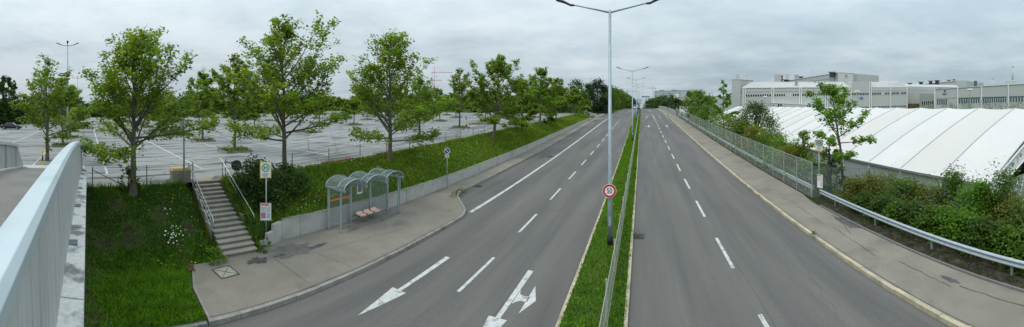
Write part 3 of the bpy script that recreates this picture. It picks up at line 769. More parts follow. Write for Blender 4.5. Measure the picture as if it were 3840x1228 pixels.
# no stopping sign with small plate
t = thing('no_stopping_sign', 'round blue no waiting sign with red rim over a small white plate on thin post', 'traffic sign', (-13.72, 22.4, .25))
pole(t, (-13.80, 22.4, .2), 3.05)
n = Vector((.55, -.83, 0)).normalized(); c = Vector((-13.80, 22.4, 2.98)) + n*.045
d = MB().disc(c, n, .24, .012).build('sign_disc', M_['white'], t)
rg = MB(); ns = 30
Mf = facing(c, n)
for i in range(ns):
    a0, a1 = 2*PI*i/ns, 2*PI*(i+1)/ns
    rg.prism([Mf @ Vector((rr*math.cos(a), rr*math.sin(a), .006)) for rr, a in ((.235, a0), (.235, a1), (.19, a1), (.19, a0))], -n*.004)
rg.build('sign_rim', mat('faded_rim', (.62, .56, .50), .6), d)
MB().disc(c+n*.006, n, .172, .004).build('sign_field', M_['blue'], d)
sl = MB(); sl.prism([Mf @ Vector(p) for p in ((-.14, .09, .010), (-.10, .135, .010), (.14, -.09, .010), (.10, -.135, .010))], -n*.004); sl.build('sign_slash', M_['white'], d)
pb = plate(MB(), c - Vector((0, 0, .37)), n, .32, .21, .010).build('small_plate', M_['white'], t)
q = MB()
for j in (-1, 1): plate(q, c - Vector((0, 0, .37-j*.035)), n, .2, .03, .002, .004)
q.build('print', M_['ink'], pb)
# round sign seen from behind at the head of the stairs
t = thing('round_sign', 'dark round sign seen from behind on the car park fence beside the stairs', 'traffic sign', (-18.1, 8.15, 2.3))
pole(t, (-18.1, 8.15, 2.2), 1.05, .025)
MB().disc((-18.03, 8.1, 3.02), (.93, -.36, 0), .30, .012).build('sign_disc', mat('sign_back', (.035, .055, .065), .55), t)
# plain grey post by the salt bin
t = thing('grey_post', 'tall plain grey steel post beside the salt bin at the bank top', 'post', (-17.95, 4.95, 2.2))
MB().tube([(-17.75, 4.98, 1.9), (-17.75, 4.98, 5.6)], .055, 10).build('pole', M_['pole'], t, smooth=True)
plate(MB(), (-17.75, 4.98, 5.35), (-.96, -.2, 0), .42, .42, .02, .06).build('sign_back', M_['galv'], t)
# salt bin
t = thing('salt_bin', 'grey grit bin with a sandy yellow lid beside the top of the stairs', 'grit bin', (-18.35, 4.95, lot_z(-18.4, 5)))
z = lot_z(-18.4, 5)
MB().box((-18.3, 4.92, z+.33), (.62, .98, .66), m=0, taper=1.06).build('body', M_['salt_body'], t, bevel=.02)
MB().box((-18.3, 4.92, z+.70), (.72, 1.10, .13), taper=.84).build('lid', M_['salt'], t, bevel=.02)
# striped bollard by the bridge ramp
t = thing('striped_post', 'slim post striped yellow and black behind the end of the bridge', 'post', (-24.2, -3.1, lot_z(-24, -3)))
z = lot_z(-24, -3)
for k, m in enumerate(('yellow', 'black', 'yellow')): MB().tube([(-24.2, -3.1, z+.1+.36*k), (-24.2, -3.1, z+.46+.36*k)], .05, 8).build('band', M_[m], t)
t = thing('striped_post', 'slim dark post with a yellow band among the parking bays behind the bank', 'post', (-22.3, 41, lot_z(-22, 41)))
z = lot_z(-22, 41)
for k, m in enumerate(('white', 'black', 'yellow', 'black')): MB().tube([(-22.3, 41, z+.5*k), (-22.3, 41, z+.5*k+.5)], .045, 8).build('band', M_[m], t)

# ================================================================== LAMPS
def lum(mb, p, d, L=.84):             # drooping cobra head at p, pointing along horizontal direction d
    d = Vector(d).normalized(); s = Vector((-d.y, d.x, 0)); rows = []
    prof = [(0, .045, .0, .045), (.18, .06, .02, .055), (.34, .10, .11, .06), (.52, .135, .20, .065), (.70, .14, .25, .055), (L, .10, .27, .03)]
    for t, w, z, h in prof:
        c = p + d*t*1.0 + Vector((0, 0, z))
        rows.append([c + s*w*math.cos(a) + Vector((0, 0, 1))*h*math.sin(a) for a in [2*PI*j/10 for j in range(11)]])
    mb.grid(rows); mb.poly(rows[-1][:10]); mb.poly(rows[0][:10])
def street_lamp(label, x, y, z, H=10.5, group=None):
    t = thing('street_lamp', label, 'street lamp', (x, y, z), group)
    MB().tube([(x, y, z+.35), (x, y, z+2.6), (x, y, z+2.7), (x, y, z+H)], [.115, .105, .088, .060], 12).build('pole', M_['pole'], t, smooth=True)
    MB().tube([(x, y, z), (x, y, z+.4)], .125, 12).build('base_sleeve', M_['black'], t, smooth=True)
    MB().box((x, y-.113, z+1.1), (.10, .012, .42)).build('hatch', M_['pole'], t)
    for s in (-1, 1):
        a = MB().tube([(x, y, z+H-.10), (x+s*1.75, y, z+H+.33)], [.045, .032], 8).build('arm', M_['pole'], t, smooth=True)
        mb = MB(); lum(mb, Vector((x+s*1.62, y, z+H+.29)), (s, 0, 0)); mb.build('luminaire', M_['lamp_dark'], t, smooth=True)
    return t
LY = [15.7, 53, 90, 127, 164, 200, 236]
LL = ['tall double arm street lamp on the median carrying the round 50 sign', 'second double arm street lamp along the median', 'third double arm street lamp along the median', 'fourth double arm lamp, on the median near the stop line', 'fifth double arm lamp, on the far rise of the median', 'sixth double arm lamp, on the crest of the road', 'seventh and most distant double arm lamp past the crest']
for i, (y, l) in enumerate(zip(LY, LL)):
    street_lamp(l, -1.43, y, road_z(y)+.09, group='double arm lamps along the median')
t = thing('speed_limit_sign', 'round white 50 speed limit sign with red ring on the first median lamp post', 'traffic sign', (-1.43, 15.45, 2.4))
n = Vector((.06, -1, 0)).normalized(); c = Vector((-1.43, 15.45, 2.62)); Mf = facing(c, n)
d = MB().disc(c, n, .305, .014, 40).build('sign_disc', M_['white'], t)
rg = MB(); ns = 40
for i in range(ns):
    a0, a1 = 2*PI*i/ns, 2*PI*(i+1)/ns
    rg.prism([Mf @ Vector((rr*math.cos(a), rr*math.sin(a), .006)) for rr, a in ((.29, a0), (.29, a1), (.205, a1), (.205, a0))], -n*.004)
rg.build('sign_ring', M_['red'], d)
text_obj('50', .30, M_['black'], Mf @ Matrix.Translation((0, 0, .008)) @ Matrix.Scale(.82, 4, (1, 0, 0)) @ Matrix.Scale(1.12, 4, (0, 1, 0)), 'lettering', d, .003)
for dz in (-.12, .12): MB().box((-1.43, 15.53, 2.62+dz), (.2, .12, .03)).build('bracket', M_['galv'], t)
def lot_lamp(label, x, y, H):
    z = lot_z(x, y); t = thing('car_park_lamp', label, 'street lamp', (x, y, z), 'tall lamps in the car park')
    MB().tube([(x, y, z), (x, y, z+H)], [.16, .07], 12).build('pole', M_['pole'], t, smooth=True)
    dv = Vector((x, y, 0)).normalized(); s = Vector((dv.y, -dv.x, 0))
    for d in (s, -s, -dv):
        a = MB(); p = Vector((x, y, z+H-.1))
        a.tube([p, p + d*.45 + Vector((0, 0, .02)), p + d*.9 + Vector((0, 0, .14))], .035, 6); a.build('arm', M_['lamp_dark'], t)
        mb = MB(); lum(mb, p + d*.7 + Vector((0, 0, .10)), d, .84); mb.build('luminaire', M_['lamp_dark'], t, smooth=True)
p = bear(170, 47); lot_lamp('tall three headed lamp rising above the trees by the bridge end', p.x, p.y, 12.6)
p = bear(195, 92); lot_lamp('smaller distant three headed lamp behind the trees by the bridge end', p.x, p.y, 12.2)
p = bear(1262, 120); lot_lamp('distant car park lamp hidden behind the bank tree crowns', p.x, p.y, 7.5)

# ================================================================== FENCES AND RAILS
def fence_line(name, label, pts, zf, hgts, mesh_m, post_m, posts_at, rails=(), r=.03, cat='fence', wires=None, post_extra=.05, mesh=True, name_mesh='mesh'):
    p0 = Vector((*pts[0], 0)); t = thing(name, label, cat, (p0.x, p0.y, zf(p0.x, p0.y)))
    if mesh:
        mb = MB(); lo, hi = hgts
        mb.grid([[(x, y, zf(x, y)+lo) for x, y in pts], [(x, y, zf(x, y)+hi) for x, y in pts]]); mb.build(name_mesh, mesh_m, t)
    for (x, y) in posts_at:
        MB().tube([(x, y, zf(x, y)-.2), (x, y, zf(x, y)+hgts[1]+post_extra)], r, 6).build('post', post_m, t)
    for h, rr in rails:
        MB().tube([(x, y, zf(x, y)+h) for x, y in pts], rr, 5).build('wire', post_m, t)
    return t
# median mesh fence
ym = [y for y in RY if -6 <= y <= MED_E-1]
fence_line('median_fence', 'low wire mesh fence running down the middle of the grass median', [(-.98, y) for y in ym], lambda x, y: road_z(y)+.1, (.08, 1.18), M_['mesh_median'], M_['median_rail'], [(-1.03, 1.2+3.0*i) for i in range(40)], rails=((1.18, .012), (.63, .006), (.08, .006)), r=.03)
# tall mesh fence on the right
yf = [20.8] + [y for y in RY if 21 < y <= 112]
fr_ = fence_line('mesh_fence', 'tall translucent wire mesh fence along the far pavement edge', [(10.92, y) for y in yf], lambda x, y: road_z(y)+.1, (.02, 2.35), M_['mesh_fence'], M_['galv'], [(10.90, 20.85+2.4*i) for i in range(38)], rails=((2.35, .02), (1.2, .006), (.05, .008)), r=.035)
fence_line('mesh_fence', 'end bay of wire mesh fence turning down the bushy slope behind the bus stop post', [(10.95, 20.8), (11.8, 20.9), (13.2, 21.2), (14.6, 21.4), (16.2, 21.6)], lambda x, y: .05 - .16*(x-10.95), (.02, 2.3), M_['mesh_fence_x'], M_['post_grey'], [(13.0, 21.1), (16.2, 21.6)], rails=((2.3, .012), (.05, .008)), r=.05)
# sagging wire fence in the bushes
t = thing('wire_fence', 'old low wire fence with thin posts half buried in the bushes', 'fence', (12.9, 9.4, -.4))
pw = [(12.4, 19.5), (12.5, 15.6), (12.6, 11.9), (12.75, 8.2), (12.9, 4.4), (13.0, 0.8)]
for x, y in pw: MB().tube([(x, y, -.9), (x, y, .82)], .022, 6).build('post', M_['galv'], t)
for h in (.78, .42):
    pts = []
    for (xa, ya), (xb, yb) in zip(pw[:-1], pw[1:]):
        for k in range(6):
            q = k/6; pts.append((xa+(xb-xa)*q, ya+(yb-ya)*q, h-.12*math.sin(PI*q)))
    MB().tube(pts, .012, 4).build('wire', M_['galv'], t)
# guard rails (W-beam)
def guard_rail(label, x, y0, y1, ends=(True, False)):
    t = thing('guard_rail', label, 'guard rail', (x, y0, road_z(y0)))
    prof = [(.0, .31), (-.035, .285), (-.078, .255), (-.078, .225), (-.03, .185), (-.005, .165), (-.005, .145), (-.03, .125), (-.078, .085), (-.078, .055), (-.035, .025), (0, 0)]
    ys = [y0] + [y for y in np.arange(y0+1, y1, 1.0)] + [y1]
    mb = MB(); mb.grid([[(x+dx, y, road_z(y)+.47+dz) for dx, dz in prof] for y in ys]); mb.grid([[(x+dx+.006, y, road_z(y)+.47+dz) for dx, dz in prof] for y in ys])
    o = mb.build('beam', M_['galv'], t, smooth=True)
    for y, e in ((y0, ends[0]), (y1, ends[1])):
        if e: MB().box((x-.02, y, road_z(y)+.625), (.14, .05, .33)).build('end_cap', M_['galv'], t)
    y = y0 + .5
    while y < y1:
        MB().box((x+.07, y, road_z(y)+.28), (.06, .10, .95)).build('post', M_['galv'], t)
        MB().box((x+.018, y, road_z(y)+.625), (.05, .09, .20)).build('spacer', M_['galv'], t); y += 4.0
guard_rail('steel guard rail curving past the bushes along the near pavement', 11.2, -6, 20.2, (False, True))
guard_rail('long steel guard rail running behind the tall wire mesh fence', 11.25, 19.6+1.7, 110, (True, False))
# car park fence: thin posts and wires, with gap at the stairs
def lotf(label, posts, braces, extra=0):
    z = lambda x, y: lot_z(x, y)
    t = thing('wire_fence', label, 'fence', (posts[0][0], posts[0][1], z(*posts[0])))
    for x, y in posts: MB().tube([(x, y, z(x, y)-.25), (x, y, z(x, y)+1.08)], .028, 6).build('post', M_['post_grey'], t)
    for h in (1.03, .55, .08): MB().tube([(x, y, z(x, y)+h) for x, y in posts], .007, 4).build('wire', M_['post_grey'], t)
    for (x0, y0, h0), (x1, y1, h1) in braces: MB().tube([(x0, y0, z(x0, y0)+h0), (x1, y1, z(x1, y1)+h1)], .022, 5).build('brace', M_['post_grey'], t)
XF = -17.72
lotf('wire fence with slanting braces between the bridge end and the stairs', [(XF, .25), (XF, 3.0), (XF, 5.45)], [((XF, .25, .95), (XF, 1.95, .02)), ((XF, 5.45, .98), (XF, 3.7, .02))])
lotf('long wire fence on thin posts between the car park and the flowery bank', [(XF-.35, 7.45)] + [(XF-.2, 8.9+2.85*i) for i in range(32)], [((XF-.35, 7.45, .95), (XF-.2, 9.3, .02))])
# kerb blocks of the car park edge, painted red and white
kb = {0: MB(), 1: MB()}; y = 9.6; i = 0; r = random.Random(2)
while y < 100:
    L_ = r.choice((1.6, 2.4, 3.0)); L_ = min(L_, 100-y); x = -18.35
    for k in range(max(1, int(L_/1.0))):
        a = y + k*L_/max(1, int(L_/1.0)); e = a + L_/max(1, int(L_/1.0)) - .03
        kb[i % 2].box((x, (a+e)/2, lot_z(x, (a+e)/2)+.02), (.16, e-a, .2))
    y += L_ + (0.7 if r.random() < .12 else 0); i += 1
kb[0].build('kerb', M_['kerb_red'], kind='structure'); kb[1].build('kerb', M_['kerb_white'], kind='structure')
# small rail by the side-road steps at the far end of the bank
t = thing('handrail', 'short white handrail descending the far end of the grass bank to the side road', 'handrail', (-14.8, 101, road_z(101)))
for dx in (0, -.6):
    MB().tube([(-16.4, 99.5+dx, lot_z(-16.4, 100)+.95), (-13.3, 102.5+dx, road_z(102)+.9)], .05, 6).build('rail', M_['white_trim'], t)
    for q in (.05, .5, .95): MB().tube([(-16.4+3.1*q, 99.5+dx+3*q, road_z(100)-.2), (-16.4+3.1*q, 99.5+dx+3*q, lot_z(-16.4, 100)*(1-q)+road_z(102)*q+.93)], .04, 6).build('post', M_['white_trim'], t)
# ================================================================== TENT HALL
EX, RX, BX2 = 22.3, 35.0, 47.7
EZ, RZ_, TY0, TY1, BAY = .40, 6.05, 14.8, 124.8, 5.0
th = thing('tent_hall', 'long white membrane roofed hall with dark seams beyond the bushes', 'hall', (RX, 70, -3.7))
NB = int((TY1-TY0)/BAY)
def roof_pt(u, y):          # u -1..1 across
    x = RX + u*(RX-EX); a = abs(u); z = EZ + (RZ_-EZ)*(1-a) + .32*math.sin(PI*(1-a))
    q = ((y-TY0)/BAY) % 1.0
    pil = math.sin(PI*q)
    return (x, y, z - .20*pil*math.sin(PI*min(1, (1-a)*1.0+.12)) - .16*pil*(1 - min(1, a*6)))
us = [-1, -.9, -.75, -.6, -.45, -.3, -.15, -.05, 0, .05, .15, .3, .45, .6, .75, .9, 1]
rows = []
for i in range(NB):
    for k in range(6 if i < NB-1 else 7): rows.append([roof_pt(u, TY0 + BAY*(i+k/6)) for u in us])
rfb = MB(); per = 6
for i in range(NB): rfb.grid(rows[i*per:(i+1)*per+1], (0, 1, 0, 2, 1, 0, 2, 0)[i % 8])
rfb.build('roof', [M_['tent'], M_['tent_b'], M_['tent_c']], th, smooth=True)
for i in range(NB+1):
    y = TY0+BAY*i
    MB().tube([(x, yy, z+.012) for x, yy, z in [roof_pt(u, y) for u in us]], .048, 5).build('seam', M_['seam'], th)
for x, s in ((EX, -1), (BX2, 1)):
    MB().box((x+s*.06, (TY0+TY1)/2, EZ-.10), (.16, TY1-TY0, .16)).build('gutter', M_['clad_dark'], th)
    MB().box((x+s*.02, (TY0+TY1)/2, EZ+.01), (.30, TY1-TY0, .05)).build('roof_edge', M_['tent'], th)
    for i in range(NB):
        y0 = TY0+BAY*i
        w = MB().box((x-s*.10, y0+BAY/2, (EZ-.2-3.7)/2), (.08, BAY-.16, EZ-.2+3.7)).build('wall_panel', M_['clad_blue'], th)
        MB().box((x-s*.05, y0, (EZ-.2-3.7)/2), (.16, .16, EZ-.2+3.7)).build('column', M_['white_trim'], th)
g = MB()
gy_ = TY0+.08
g.prism([(EX+.2, gy_, EZ-.1), (RX, gy_, RZ_-.05), (BX2-.2, gy_, EZ-.1), (BX2-.2, gy_, EZ-1.1), (RX, gy_, RZ_-1.75), (EX+.2, gy_, EZ-1.1)], (0, .10, 0)); g.build('gable_band', M_['white_trim'], th)
g = MB()
for s, x0 in ((1, EX+.2), (-1, BX2-.2)):
    g.tube([(x0, TY0-.03, EZ+.04), (RX, TY0-.03, RZ_+.04)], .10, 6); g.tube([(x0, TY0-.02, EZ-1.05), (RX, TY0-.02, RZ_-1.7)], .07, 6)
g.build('gable_rail', M_['white_trim'], th)
for i in range(1, 9):
    x = EX + .4 + 1.36*i; k = (x-EX)/(RX-EX); zt = EZ + (RZ_-EZ)*k
    MB().box((x, TY0-.03, zt-.62), (.10, .06, .62), M=None).build('gable_bracket', M_['white_trim'], th)
    MB().box((x+.55, TY0+.06, zt-.30), (.45, .05, .05)).build('vent_slit', M_['dark_glass'], th); MB().box((x+.55, TY0+.06, zt-.46), (.45, .05, .05)).build('vent_slit', M_['dark_glass'], th)
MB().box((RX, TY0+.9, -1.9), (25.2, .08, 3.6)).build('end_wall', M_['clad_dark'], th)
g = MB()
for i in range(6): g.tube([(EX+.3+1.2*i, TY0+.1, -3.6+.0), (EX+2.2+1.2*i, TY0+.1, -.9+.35*i)], .05, 5)
g.build('frame_strut', M_['white_trim'], th)
MB().disc((EX-.2, 17.0, -.35), (-1, -.3, 0), .22, .1).build('flood_lamp', M_['white_trim'], th)

# ================================================================== FACTORY
class Plane:
    """vertical facade through two plan points; p(px, py) is where a surveyed sight line meets it"""
    def __init__(s, pa, Ra, pb, Rb):
        s.a = bear(pa, Ra); s.b = bear(pb, Rb); s.d = (s.b-s.a).normalized(); s.n = Vector((s.d.y, -s.d.x, 0))
        if s.n.dot(s.a) > 0: s.n = -s.n
    def p(s, px, py, out=0.0):
        a = ang(px); dv = Vector((math.sin(a), math.cos(a), 0)); q = s.a + s.n*out
        t = q.dot(s.n)/dv.dot(s.n); return Vector((dv.x*t, dv.y*t, EYE + (PY0-py)/FPX*t))
    def slab(s, mb, x0, x1, yt0, yt1, yb0, yb1, depth, out=0.0, m=0):
        return mb.prism([s.p(x0, yb0, out), s.p(x1, yb1, out), s.p(x1, yt1, out), s.p(x0, yt0, out)], -s.n*depth, m)
    def to_ground(s, mb, x0, x1, yt0, yt1, depth, out=0.0, zb=-4.2, m=0):
        a, b, c, d = s.p(x0, 300, out), s.p(x1, 300, out), s.p(x1, yt1, out), s.p(x0, yt0, out); a.z = b.z = zb
        return mb.prism([a, b, c, d], -s.n*depth, m)
P1 = Plane(1866, 165, 2284, 152)
fc = thing('factory_hall', 'long pale grey factory hall with white double pilasters, dark window strips and the number 48', 'factory', bear(2075, 160, -4))
P1.to_ground(MB(), 1867, 2140, 221.3, 219.6, 26, 0).build('wall', M_['clad'], fc)
P1.to_ground(MB(), 2140, 2189, 205.0, 205.0, 26, .25).build('stair_tower', M_['clad'], fc)
P1.to_ground(MB(), 2189, 2283, 220.5, 219.4, 26, 0).build('wall', M_['clad'], fc)
for (x0, x1, y0, y1, x0t, x1t, yt0, yt1) in ((1867, 2139.5, 220.6, 219.2, 1868, 2116, 208.5, 208.0), (2189.5, 2278, 219.8, 219.2, 2190, 2264, 208.4, 208.2)):
    a, b = P1.p(x0, y0, .02), P1.p(x1, y1, .02); back = -P1.n*9
    c, d = P1.p(x1t, yt1, .02), P1.p(x0t, yt0, .02)
    c = c + back*1.0; d = d + back*1.0
    # keep the ridge on its sight line although it lies deeper
    for q, (px, py) in ((c, (x1t, yt1)), (d, (x0t, yt0))):
        R = math.hypot(q.x, q.y); q.z = hgt(py, R)
    rfm = MB(); rfm.prism([a, b, c, d], (0, 0, -.15)); rf = rfm.build('roof', M_['metal_roof'], fc)
    sm_ = MB(); n = 40
    for i in range(n+1):
        t = i/n; sm_.tube([a.lerp(b, t)+Vector((0, 0, .04)), d.lerp(c, t)+Vector((0, 0, .04))], .05, 4)
    sm_.build('roof_rib', M_['metal_roof'], rf)
    MB().tube([d+Vector((0, 0, .1)), c+Vector((0, 0, .1))], .22, 6).build('ridge_cap', M_['white_trim'], rf)
P1.slab(MB(), 1867, 2140, 220.6, 218.9, 222.2, 220.6, .3, .28).build('eaves_trim', M_['white_trim'], fc)
for px in (1871.5, 1943.5, 2013.5, 2078.5, 2138, 2189, 2240.5, 2281.5):
    for dx in (-2.6, 2.1) if px < 2230 else (-.6,):
        top = 204.6 if px in (2138, 2189) else 220.5
        mb = MB(); P1.to_ground(mb, px+dx-.1, px+dx+1.9, top, top, .5, .55); mb.build('pilaster', M_['white_trim'], fc)
P1.slab(MB(), 1873, 2282, 231.6, 228.4, 232.3, 229.1, .1, .10).build('wall_joint', M_['clad_dark'], fc)
# window strips, one frame and row of panes per bay
def wband(pl, par, x0, x1, yt0, yt1, yb0, yb1, n, blinds=(), out=.06, glass='dark_glass'):
    f = MB(); pl.slab(f, x0, x1, yt0-.4, yt1-.4, yb0+1.0, yb1+1.0, .1, out); fo = f.build('window', M_['white_trim'], par)
    for k, mm in ((0, glass), (1, 'blind')):
        mb = MB(); any_ = False
        for i in range(n):
            if (i in blinds) != bool(k): continue
            a, b = (i+.12)/n, (i+.88)/n; any_ = True
            lx = lambda u0, u1, t: u0+(u1-u0)*t
            pl.slab(mb, lx(x0, x1, a), lx(x0, x1, b), lx(yt0, yt1, a), lx(yt0, yt1, b), lx(yb0, yb1, a), lx(yb0, yb1, b), .06, out+.05)
        if any_: mb.build('pane' if not k else 'blind', M_[mm], fo)
yb = lambda x: 238.2 - (x-1870)/412*6.4
for x0, x1, bl in ((1874.8, 1940.5, ()), (1947, 2010.5, (5, 6, 7)), (2017.5, 2075.5, (2,)), (2082.5, 2134.5, (5, 6, 7)), (2142.5, 2186, ()), (2193, 2237, (6, 7)), (2242.5, 2280, (6,))):
    wband(P1, fc, x0, x1, yb(x0), yb(x1), yb(x0)+6.0, yb(x1)+5.8, 11, bl, out=.32 if 2140 < x0 < 2188 else .06)
for x0, x1 in ((2142.5, 2186), (2193, 2237), (2242.5, 2280)):
    y0 = 269.3 - (x0-2140)*.030; y1 = 269.3 - (x1-2140)*.030
    wband(P1, fc, x0, x1, y0, y1, y0+4.4, y1+4.4, 12, (3,) if x0 < 2190 else (), out=.32 if x0 < 2188 else .06)
Q = P1.p(2166, 248, .34); text_obj('48', 1.75, M_['blue'], facing(Q, P1.n), 'lettering', fc, .03)
# low annex in front with two windows
P1b = Plane(1936, 157, 2066, 151)
ax = thing('annex_building', 'low grey annex with two dark double windows just over the white tent roof', 'annex', bear(2000, 153, -4))
P1b.to_ground(MB(), 1937, 2066, 259.3, 265.5, 3, 0).build('wall', M_['clad'], ax)
P1b.slab(MB(), 1937, 2066, 258.7, 264.9, 259.6, 265.8, 3.3, .15).build('roof_edge', M_['white_trim'], ax)
for x0, x1, y0, y1 in ((1956, 1967.5, 260.6, 273.5), (2029, 2039.5, 265.2, 275)): wband(P1b, ax, x0, x1, y0, y0, y1, y1, 2, (), .05)
# left end: tower block and lower long wall
P2 = Plane(1690, 215, 1868, 168)
lw = thing('factory_wing', 'plain grey windowless factory wing with a taller block and one white pilaster', 'factory', bear(1780, 190, -4))
P2.to_ground(MB(), 1694, 1868, 243.5, 241.0, 12, 0).build('wall', M_['clad'], lw)
P2.slab(MB(), 1694, 1868, 243.0, 240.5, 244.2, 241.8, .3, .25).build('roof_edge', M_['white_trim'], lw)
P2.to_ground(MB(), 1841, 1862.5, 199.8, 199.8, 9, .35).build('tower_block', M_['clad'], lw)
P2.slab(MB(), 1840.5, 1863, 199.2, 199.2, 200.3, 200.3, 9.3, .5).build('roof_edge', M_['white_trim'], lw)
mb = MB(); P2.to_ground(mb, 1700.5, 1704, 244, 244, .5, .5); mb.build('pilaster', M_['white_trim'], lw)
mb = MB(); P2.to_ground(mb, 1715, 1740, 231, 230, 6, -12.5); mb.build('roof_block', M_['clad'], lw)
for x0, x1, yt, yb_, lab in ((1851, 1861, 187.4, 201, 'left'), (1870.5, 1881, 187.4, 209, 'right')):
    pl = Plane(1860, 178, 1890, 178); c = thing('roof_stack', 'square grey roof stack, ' + ('over the windowless tower block' if lab == 'left' else 'just past the windowless tower block'), 'roof stack', pl.p((x0+x1)/2, yb_))
    a = pl.p(x0, yb_+6); b = pl.p(x1, yb_+6); t0 = pl.p(x0, yt); t1 = pl.p(x1, yt)
    MB().prism([a, b, t1, t0], -pl.n*1.8).build('shaft', M_['clad'], c); k = MB(); u = (t1-t0)
    k.prism([t0-u*.06+pl.n*.12, t1+u*.06+pl.n*.12, t1+u*.06+pl.n*.12+Vector((0, 0, .18)), t0-u*.06+pl.n*.12+Vector((0, 0, .18))], -pl.n*2.05); k.build('cap', M_['white_trim'], c)
# long hall behind, with sloping roofline in view, and its roof gear
P3 = Plane(1960, 236, 2122, 182)
bh = thing('factory_hall', 'taller grey factory block rising behind, with mushroom roof vents along its edge', 'factory', bear(2080, 200, -4))
P3.to_ground(MB(), 1966, 2111, 205.5, 182.3, 30, 0).build('wall', M_['clad'], bh)
P3.slab(MB(), 1966, 2111, 204.9, 181.7, 206.0, 183.0, .4, .3).build('roof_edge', M_['white_trim'], bh)
P3e = Plane(2108, 182.5, 2147, 181)
P3e.to_ground(MB(), 2108, 2146, 181.6, 183.4, 20, .3).build('end_wall', M_['clad'], bh)
P3e.slab(MB(), 2108, 2146.5, 181.0, 182.8, 182.2, 184.0, .4, .55).build('roof_edge', M_['white_trim'], bh)
mb = MB(); P3.to_ground(mb, 2094, 2096, 182.5, 182.2, .5, .4); mb.build('pilaster', M_['white_trim'], bh)
P3.slab(MB(), 2005, 2108, 208.8, 195.4, 209.4, 196.0, .1, .12).build('wall_joint', M_['clad_dark'], bh)
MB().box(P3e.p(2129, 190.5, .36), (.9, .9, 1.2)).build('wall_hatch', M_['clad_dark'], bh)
def roof_vent(label, px, py, R, w):          # wide flat mushroom extract on a dark neck
    c = bear(px, R); z = hgt(py, R); t = thing('roof_vent', label, 'roof vent', (c.x, c.y, z), 'mushroom vents on the factory roofs')
    MB().tube([(c.x, c.y, z-2.2), (c.x, c.y, z+.35)], w*.30, 12).build('neck', M_['lamp_dark'], t)
    MB().tube([(c.x, c.y, z+.3), (c.x, c.y, z+.5), (c.x, c.y, z+.85), (c.x, c.y, z+1.0)], [w*.36, w*.5, w*.5, w*.30], 16).build('hood', M_['metal_roof'], t)
roof_vent('large mushroom vent at the high corner of the taller grey block', 2093, 184.5, 186, 4.6)
roof_vent('mushroom vent halfway along the taller block roof edge', 2015, 195.2, 216, 4.0)
roof_vent('mushroom vent low at the far end of the taller block roof', 1977, 203, 224, 4.2)
def roof_box(name, label, px0, px1, pyt, pyb, R, m, depth=3.0):
    pl = Plane(px0, R, px1, R); a, b = pl.p(px0, pyb), pl.p(px1, pyb); t0, t1 = pl.p(px0, pyt), pl.p(px1, pyt)
    t = thing(name, label, 'roof plant', ((a+b)/2)); MB().prism([a, b, t1, t0], -pl.n*depth).build('casing', M_[m], t, bevel=.08)
    u = t1-t0; MB().prism([t0-u*.03+pl.n*.1, t1+u*.03+pl.n*.1, t1+u*.03+pl.n*.1+Vector((0, 0, .22)), t0-u*.03+pl.n*.1+Vector((0, 0, .22))], -pl.n*(depth+.2)).build('cap', M_['white_trim'], t)
roof_box('roof_plant', 'broad pale plant box on the factory roof beyond the mushroom vents', 1948, 1968, 188, 208, 226, 'metal_roof')
roof_box('roof_plant', 'narrow tall plant box on the factory roof behind the dark flue', 1976, 1985, 186.5, 206, 232, 'metal_roof')
roof_box('roof_plant', 'small grey plant box on the factory roof beside the middle vent', 1999, 2009, 188.2, 200, 224, 'clad_dark')
c = bear(1967.5, 222); t = thing('roof_flue', 'thin dark roof flue beside the broad pale plant box', 'flue', (c.x, c.y, hgt(206, 222)))
MB().tube([(c.x, c.y, hgt(208, 222)), (c.x, c.y, hgt(192, 222))], .45, 8).build('pipe', M_['lamp_dark'], t); MB().tube([(c.x, c.y, hgt(192.5, 222)), (c.x, c.y, hgt(191, 222))], .8, 8).build('cap', M_['lamp_dark'], t)
c = bear(2003.5, 160); t = thing('roof_hatch', 'small square dormer box on the pale metal roof', 'roof hatch', (c.x, c.y, hgt(212, 160)))
MB().box((c.x, c.y, hgt(210, 160)), (1.1, 1.1, 2.0)).build('casing', M_['clad_dark'], t)
c = bear(2044, 210); t = thing('antenna', 'thin antenna mast on the taller block roof', 'antenna', (c.x, c.y, hgt(192, 210)))
MB().tube([(c.x, c.y, hgt(194, 210)), (c.x, c.y, hgt(172, 210))], [.12, .06], 5).build('mast', M_['crane_grey'], t)
# second building
P4 = Plane(2350, 150, 2580, 138)
f2 = thing('factory_hall', 'grey flat roofed factory building with single white pilasters and the number 48/1', 'factory', bear(2460, 142, -4))
P4.to_ground(MB(), 2350, 2640, 224.8, 208.0, 28, 0).build('wall', M_['clad'], f2)
P4.slab(MB(), 2349.5, 2640, 224.2, 207.4, 225.3, 208.6, .35, .3).build('roof_edge', M_['white_trim'], f2)
for px in (2350, 2407.5, 2467.5, 2535, 2600):
    y = 224.8 - (px-2350)*.058; mb = MB(); P4.to_ground(mb, px, px+2.6, y, y, .5, .5); mb.build('pilaster', M_['white_trim'], f2)
for x0, x1, n in ((2356, 2383, 5), (2411, 2465, 9), (2471.5, 2532, 11), (2539, 2596, 8)):
    y0 = 251.5 - (x0-2356)*.028; y1 = 251.5 - (x1-2356)*.028
    if x0 < 2360: y0 += 2; y1 += 2
    wband(P4, f2, x0, x1, y0, y1, y0+11, y1+11, n, (), .06, 'office_glass')
    P4.slab(MB(), x0, x1, y0-2.4, y1-2.4, y0-.6, y1-.6, .2, .12).build('window_lintel', M_['dark_glass'], f2)
P4.slab(MB(), 2355, 2640, 247.6, 239.4, 248.3, 240.1, .1, .10).build('wall_joint', M_['clad_dark'], f2)
text_obj('48/1', 1.35, M_['blue'], facing(P4.p(2377, 237.2, .06), P4.n), 'lettering', f2, .03)
